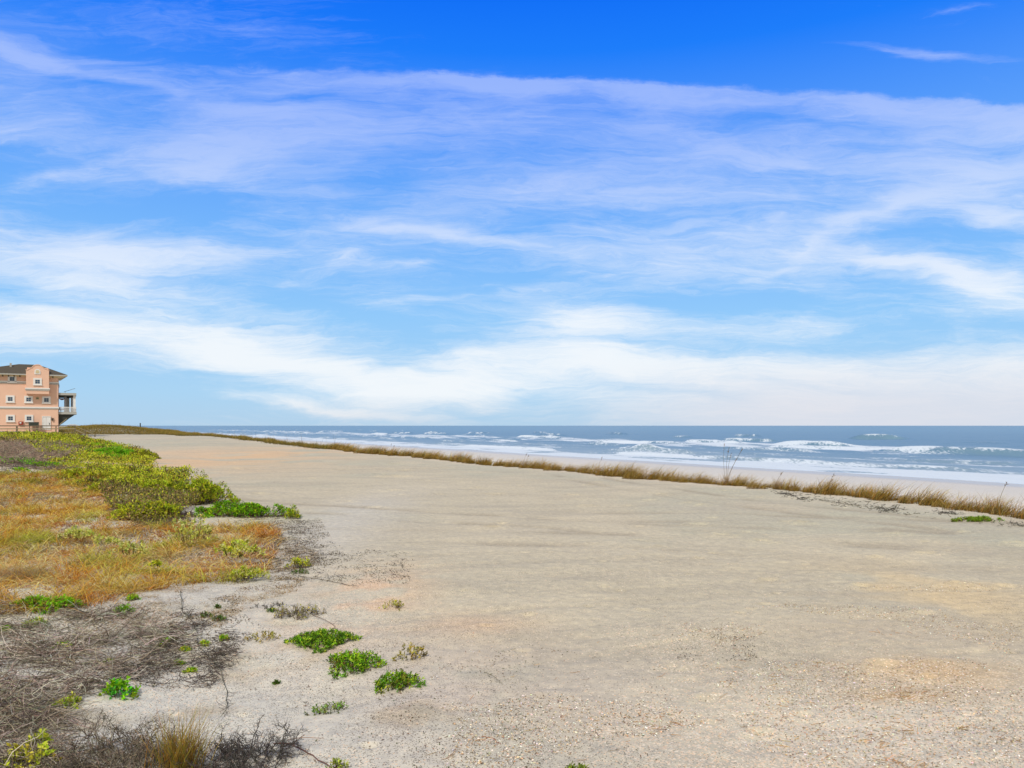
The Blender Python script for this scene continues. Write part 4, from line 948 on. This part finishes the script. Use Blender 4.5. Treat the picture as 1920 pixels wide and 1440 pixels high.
shrub(738, 1290, 84, 58, DG + [(150, 150, 50)], 'patchy green mat with yellow leaves, lower right of the three on bare sand', name='beach_plant', cat_='plant', leaf=.036, dens=.7, flat=.28, asp=1.2, seed=33, nl=6)
shrub(768, 1238, 60, 34, [(176, 168, 74), (150, 140, 66), (196, 180, 84)], 'straggly yellow sprig above the patchy green mat', name='beach_plant', cat_='plant', leaf=.03, dens=.35, flat=.6, seed=34)
shrub(612, 1338, 74, 28, [(120, 160, 60), (150, 170, 70), (110, 130, 60)], 'sprawling thin plant with reddish stems below the three green mats', name='beach_plant', cat_='plant', leaf=.024, dens=.4, flat=.4, seed=35)
shrub(735, 1142, 44, 26, [(170, 172, 60), (190, 180, 80)], 'sparse yellow sprig alone on the orange-tinted sand', name='sprout', cat_='sprout', leaf=.024, dens=.35, flat=.5, seed=36)
shrub(490, 1205, 60, 26, [(190, 176, 90), (170, 160, 70)], 'sparse straw-yellow sprig left of the densest green mat', name='sprout', cat_='sprout', leaf=.024, dens=.25, flat=.5, seed=37)
shrub(1084, 1446, 40, 20, [(150, 170, 60), (120, 140, 50)], 'green sprig at the very bottom of the bare sand', name='sprout', cat_='sprout', leaf=.022, dens=.5, flat=.5, seed=38)
shrub(628, 1446, 44, 26, [(150, 170, 60), (176, 190, 70)], 'pale green sprig by the curved stick at the bottom', name='sprout', cat_='sprout', leaf=.022, dens=.5, flat=.6, seed=39)
shrub(40, 1452, 100, 54, [(206, 214, 60), (186, 204, 50), (222, 206, 70)], 'yellow-leaved seedling cluster in the bottom twigs', name='beach_plant', cat_='plant', leaf=.042, dens=.4, flat=.7, seed=70, lw=.45)
shrub(70, 1400, 40, 26, [(206, 214, 60), (190, 210, 60)], 'small yellow-leaved seedling behind the larger cluster', name='beach_plant', cat_='plant', leaf=.038, dens=.35, flat=.8, seed=71, lw=.45)
shrub(118, 1322, 50, 22, [(196, 204, 70), (176, 196, 60)], 'yellow leaves poking through twigs beside the pale sand pocket', name='beach_plant', cat_='plant', leaf=.038, dens=.3, flat=.6, seed=72, lw=.45)
shrub(1838, 976, 90, 12, [(120, 160, 40), (146, 172, 50)], 'low bright green creeper at the foot of the right-hand dune grass', name='beach_plant', cat_='plant', leaf=.04, dens=.8, flat=.4, seed=73, asp=.4)

def brush_far():
    for (px, py, wp, hp, n, lb, seed) in ((92, 812, 64, 16, 1500, 'brown dry brush clump with tall thin stalks in front of the white door', 8), (22, 812, 56, 6, 600, 'low olive brush clump under the boardwalk rail at the left border', 9)):
        rg = np.random.default_rng(seed); x, y = pt(px, py); z = hz(x, y); k = y / F
        q = rg.normal(0, 1, (n, 2)) * [wp * k * .26, 1.3]; P = np.stack([q[:, 0], q[:, 1], H(x + q[:, 0], y + q[:, 1]) - z], 1)
        h = hp * k * (.35 + .5 * rg.random(n)) * np.exp(-(q[:, 0] / (wp * k * .45)) ** 2)
        cs = pal([(150, 120, 76), (132, 112, 62), (150, 140, 66), (110, 92, 60)], n, rg)
        V, Fc, c = blades(P, h, .035, rg.random(n) * 6.3, .4, 3, cs * .7, cs, rg)
        r = empty('dry_brush', (x, y, z)); tag(r, lb, 'shrub'); build('foliage', V, Fc, M_GRASS, r, c)
        m = 9; P2 = P[:m]; V, Fc, c = blades(P2, hp * k * (1.2 + rg.random(m)), .03, rg.random(m) * 6, .2, 3, pal([(150, 116, 90)], m), None, rg); build('stalk', V, Fc, M_GRASS, r, c)
brush_far()

def bare_shrub(px, py, wpx, hpx, label, seed, cols=[(128, 116, 98), (90, 80, 68), (160, 146, 124), (76, 68, 58)], n0=70, dep=.42, buds=None):
    rg = np.random.default_rng(seed); x, y = pt(px, py); z = hz(x, y); k = y / F; W = wpx * k / 2; T = hpx * k * .52
    r = empty('bare_shrub', (x, y, z)); tag(r, label, 'shrub')
    S = np.stack([rg.uniform(-W * .85, W * .85, n0), rg.uniform(-dep, dep, n0), np.zeros(n0)], 1); S[:, 2] = H(x + S[:, 0], y + S[:, 1]) - z - .02
    D = np.stack([S[:, 0] / W * .5 + rg.normal(0, .45, n0), rg.normal(0, .45, n0), .35 + .7 * rg.random(n0)], 1)
    A = grow(S, D, T * (.6 + .6 * rg.random(n0)), 6, .22, .03, rg); parts = [(A, .0035, .0022)]
    cur = A
    for lev, (m, L, r0) in enumerate(((6, .55, .0021), (4, .34, .0016), (2, .2, .0013))):
        i = np.repeat(np.arange(len(cur)), m); j = rg.integers(1, cur.shape[1], len(i))
        P = cur[i, j] + (cur[i, j - 1] - cur[i, j]) * rg.random((len(i), 1)); d0 = cur[i, j] - cur[i, j - 1]; d0 /= np.linalg.norm(d0, axis=1, keepdims=True) + 1e-9
        cur = grow(P, d0 + rg.normal(0, .75, P.shape), T * L * (.5 + .8 * rg.random(len(P))), 5, .30, .02, rg); parts.append((cur, r0, r0 * .6))
    names = ['stem', 'branchwork']
    g1 = tubes(parts[0][0], np.broadcast_to(np.linspace(parts[0][1], parts[0][2], 6), parts[0][0].shape[:2]), pal(cols, len(parts[0][0]), rg))
    V, Fc, c = g1; build('stem', V, Fc, M_TWIG, r, c)
    V, Fc, c = cat([tubes(p, np.broadcast_to(np.linspace(a, b, 5), p.shape[:2]), pal(cols, len(p), rg)) for p, a, b in parts[1:]])
    build('branchwork', V, Fc, M_TWIG, r, c)
    if buds:
        q = cur[rg.integers(0, len(cur), buds[0]), -1]; V, Fc, c = leaves(q, rg.standard_normal(q.shape) * .6 + [0, 0, .6], .028, .012, pal(buds[1], len(q), rg), rg); build('foliage', V, Fc, M_LEAF, r, c)
bare_shrub(215, 1450, 230, 130, 'dark wiry leafless shrub tangle left of the ochre reed tuft', 1, n0=105)
bare_shrub(445, 1450, 150, 110, 'dark wiry leafless shrub right of the ochre reed tuft', 2, cols=[(82, 78, 74), (96, 88, 80), (70, 66, 62)], n0=76, dep=.34)
bare_shrub(562, 1156, 84, 40, 'small twiggy bush tipped with yellow leaves on the bare sand', 3, n0=22, dep=.14, buds=(260, [(196, 186, 80), (176, 172, 70)]))
bare_shrub(500, 1140, 60, 18, 'flat grey twig clump left of the yellow-tipped bush', 4, n0=12, dep=.12, cols=[(90, 84, 76)])
# ochre reed tuft
def reeds(px, py, wpx, hpx, label, cols0, cols1, n, seed, lean=.2):
    rg = np.random.default_rng(seed); x, y = pt(px, py); z = hz(x, y); k = y / F
    q = rg.normal(0, wpx * k * .22, (n, 2)); P = np.stack([q[:, 0], q[:, 1] * .8, H(x + q[:, 0], y + q[:, 1]) - z - .02], 1)
    V, Fc, c = blades(P, hpx * k * (.45 + .6 * rg.random(n)), .0045, rg.random(n) * 6.3, lean + .3 * rg.random(n), 5, pal(cols0, n, rg), pal(cols1, n, rg), rg, .1)
    o = build('reed_tuft', V, Fc, M_GRASS, col=c); o.location = (x, y, z); tag(o, label, 'grass tuft')
reeds(338, 1455, 90, 165, 'upright ochre and green reed tuft between two dark wiry shrubs', [(150, 130, 50), (170, 120, 50), (120, 120, 50)], [(190, 160, 60), (176, 110, 50), (160, 160, 70), (120, 100, 60)], 420, 3)
reeds(230, 1068, 60, 46, 'arching gold grass tussock standing above the rusty grass', [(150, 118, 56)], [(222, 190, 100), (206, 170, 90)], 260, 4, .7)
reeds(40, 1090, 110, 70, 'big pale bleached grass tussock left of the vivid green mat', [(130, 108, 74)], [(206, 184, 140), (176, 148, 110)], 520, 5, .9)

# single lying stems
def stick(name, pts, rad, col, label, twigs=0, seed=0, up=.02):
    rg = np.random.default_rng(seed + 90); W = np.array([pt(*p) for p in pts]); x0, y0 = W[0]; z0 = hz(x0, y0)
    s = np.linspace(0, len(W) - 1, len(W) * 4); X = np.interp(s, np.arange(len(W)), W[:, 0]); Y = np.interp(s, np.arange(len(W)), W[:, 1])
    X = X + rg.normal(0, .008, len(X)); Z = H(X, Y) + up * (1 + np.sin(s * 2.1)) * .5 + rad
    C = np.stack([X - x0, Y - y0, Z - z0], 1)[None]
    parts = [tubes(C, np.linspace(rad, rad * .5, len(s))[None], pal([col], 1, rg))]
    if twigs:
        P = C[0][rg.integers(0, len(s), twigs)]; a = rg.random(twigs) * 6.3
        D = np.stack([np.cos(a), np.sin(a), .5 * rg.random(twigs)], 1)
        T = grow(P + rg.normal(0, 1, P.shape) * ([.10, .05, 0] if name == 'seaweed' else [.01, .01, 0]), D, .12 * rg.random(twigs) + .03, 5, .4, .1, rg); parts.append(tubes(T, np.full((twigs, 5), rad * .4), pal([col], twigs, rg)))
    V, Fc, c = cat(parts); o = build(name, V, Fc, M_TWIG, col=c); o.location = (x0, y0, z0); tag(o, label, name.replace('_', ' '))
stick('vine', [(338, 1112), (341, 1130), (342, 1148), (360, 1168), (368, 1192), (372, 1216), (396, 1240), (412, 1262), (425, 1300), (424, 1330), (416, 1350)], .0042, (74, 68, 62), 'long dark knotted vine snaking down the pale sand past green sprouts', 70, 1)
stick('stick', [(518, 1398), (545, 1402), (575, 1412), (600, 1428), (625, 1446)], .007, (120, 92, 74), 'curved brown stick running off the bottom beside the dark wiry shrub', 4, 2)
stick('stick', [(536, 1391), (570, 1389), (606, 1386)], .003, (168, 112, 78), 'thin straight reddish straw above the curved stick', 0, 3)
stick('stick', [(584, 1155), (605, 1164), (628, 1172), (629, 1182)], .004, (110, 86, 68), 'bent twig leaning out from the yellow-tipped bush', 2, 4)
stick('vine', [(560, 1082), (600, 1090), (640, 1096), (672, 1104)], .005, (100, 86, 70), 'low root line across the orange-tinted sand', 14, 5)
stick('stick', [(905, 1382), (925, 1388), (938, 1394)], .003, (170, 110, 60), 'short orange straw lying at the bottom middle of the sand', 0, 6)
stick('stick', [(908, 1262), (930, 1276), (942, 1286)], .003, (120, 104, 70), 'short dark straw on the sand right of the patchy green mat', 0, 7)
stick('seaweed', [(1462, 926), (1478, 928), (1490, 931), (1504, 938)], .012, (70, 68, 64), 'black seaweed strand on the sand below the grass row', 90, 8, .02)
stick('seaweed', [(1535, 938), (1560, 941), (1590, 945), (1612, 947)], .007, (92, 84, 72), 'thin dark debris line at the foot of the grass row', 72, 9, .02)
stick('seaweed', [(1648, 950), (1656, 956), (1664, 959)], .008, (76, 74, 66), 'small dark debris tangle below the gap in the grass', 60, 10, .02)
stick('seaweed', [(1765, 961), (1780, 964), (1796, 965)], .008, (76, 74, 66), 'dark debris clump left of the bright green creeper', 78, 11, .02)
stick('seaweed', [(1893, 979), (1906, 984), (1920, 986)], .007, (90, 86, 76), 'dark debris by the right border under the last grass', 72, 12, .02)

# ---------------------------------------------------------------- litter
def litter():
    rg = np.random.default_rng(77)
    # shell pieces
    n = 30000; PS = poly([(560, 1500), (900, 1180), (1250, 1180), (1600, 1100), (2050, 1080), (2050, 1500)]); q = scatter(PS, n, 0, 0, 1.4, rg)
    f = fbm(q[:, 0] / .8 + 2, q[:, 1] / .8, 3) + .5 * np.exp(-((q[:, 0] - 3.2) / 2.0) ** 2 - ((q[:, 1] - 5) / 2.0) ** 2)
    q = q[f > .60]; n = len(q); P = on_ground(q, .003); D = rg.standard_normal((n, 3)) * [1, 1, .25]
    V, Fc, c = leaves(P, D, .009 + .020 * rg.random(n) ** 2.5, .012, pal([(232, 222, 204), (224, 196, 160), (206, 196, 180), (238, 232, 222), (150, 138, 120), (176, 150, 116)], n, rg, .1), rg)
    tag(build('shell_fragments', V, Fc, M_TWIG, col=c), 'broken shell pieces strewn over the sand', 'shells', kind='stuff')
    # dead leaf crumbs and straws
    parts = []
    for (pl, m, cols, s, cl, th) in (
        (poly([(420, 960), (600, 970), (640, 1040), (580, 1100), (460, 1110), (440, 1140), (500, 1180), (420, 1240), (300, 1300), (200, 1290), (330, 1180), (440, 1090), (500, 1040)]), 9000, [(82, 72, 60), (60, 54, 48), (110, 90, 66), (120, 110, 84)], .022, .3, .47),
        (poly([(600, 1020), (780, 1040), (770, 1100), (700, 1110), (600, 1090)]), 900, [(86, 82, 74), (104, 96, 80)], .025, .35, .52),
        (poly([(440, 1230), (900, 1190), (1250, 1250), (1250, 1460), (480, 1460)]), 900, [(96, 74, 56), (130, 96, 70), (70, 84, 40)], .018, .4, .5),
        (poly([(1260, 1190), (1420, 1190), (1420, 1240), (1270, 1240)]), 160, [(70, 64, 54), (90, 80, 66)], .02, .3, .4),
        (poly([(0, 1140), (330, 1130), (330, 1290), (0, 1310)]), 3500, [(90, 78, 66), (120, 98, 78), (70, 62, 54)], .02, .4, .45)):
        q = scatter(pl, m, cl, th, 0, rg); m = len(q); P = on_ground(q, .004); D = rg.standard_normal((m, 3)) * [1, 1, .4]; D[:, 2] = np.abs(D[:, 2])
        parts.append(leaves(P, D, s * rg.uniform(.5, 1.5, m), s * .45, pal(cols, m, rg), rg))
    V, Fc, c = cat(parts); tag(build('leaf_litter', V, Fc, M_TWIG, col=c), 'dark dead leaf crumbs scattered at the plant edges', 'leaf litter', kind='stuff')
    tw = []
    for (px, py, rx, ry, m) in ((1700, 1302, 60, 12, 34), (1645, 1385, 40, 14, 30), (1690, 1368, 30, 10, 18), (1795, 1365, 30, 5, 12), (1890, 1385, 30, 10, 14), (1230, 1350, 45, 16, 26), (1660, 1425, 30, 8, 16), (1720, 1436, 30, 6, 16), (1460, 1275, 20, 8, 6), (1540, 1250, 20, 8, 6), (1675, 1190, 40, 8, 10), (1500, 1350, 300, 70, 60), (900, 1400, 250, 40, 26), (1350, 1200, 60, 30, 14), (1000, 1250, 300, 60, 14)):
        x, y = pt(px, py); x1, _ = pt(px + rx, py); _, y1 = pt(px, py - ry)
        q = np.stack([x + rg.normal(0, .6, m) * (x1 - x), y + rg.normal(0, .6, m) * (y1 - y)], 1); a = rg.normal(.3, .7, m)
        C = grow(on_ground(q, .006), np.stack([np.cos(a), np.sin(a), .05 * rg.standard_normal(m)], 1), .02 + .09 * rg.random(m), 5, .2, 0, rg)
        C[..., 2] = np.maximum(C[..., 2], H(C[..., 0], C[..., 1]) + .003)
        tw.append(tubes(C, np.full((m, 5), .0016), pal([(196, 146, 84), (176, 132, 82), (206, 168, 110), (140, 112, 80)], m, rg)))
    V, Fc, c = cat(tw); tag(build('straw_litter', V, Fc, M_TWIG, col=c), 'orange straws and stalks lying on the shelly sand', 'straw', kind='stuff')
litter()
print('verts', sum(len(o.data.vertices) for o in bpy.data.objects if o.type == 'MESH'))
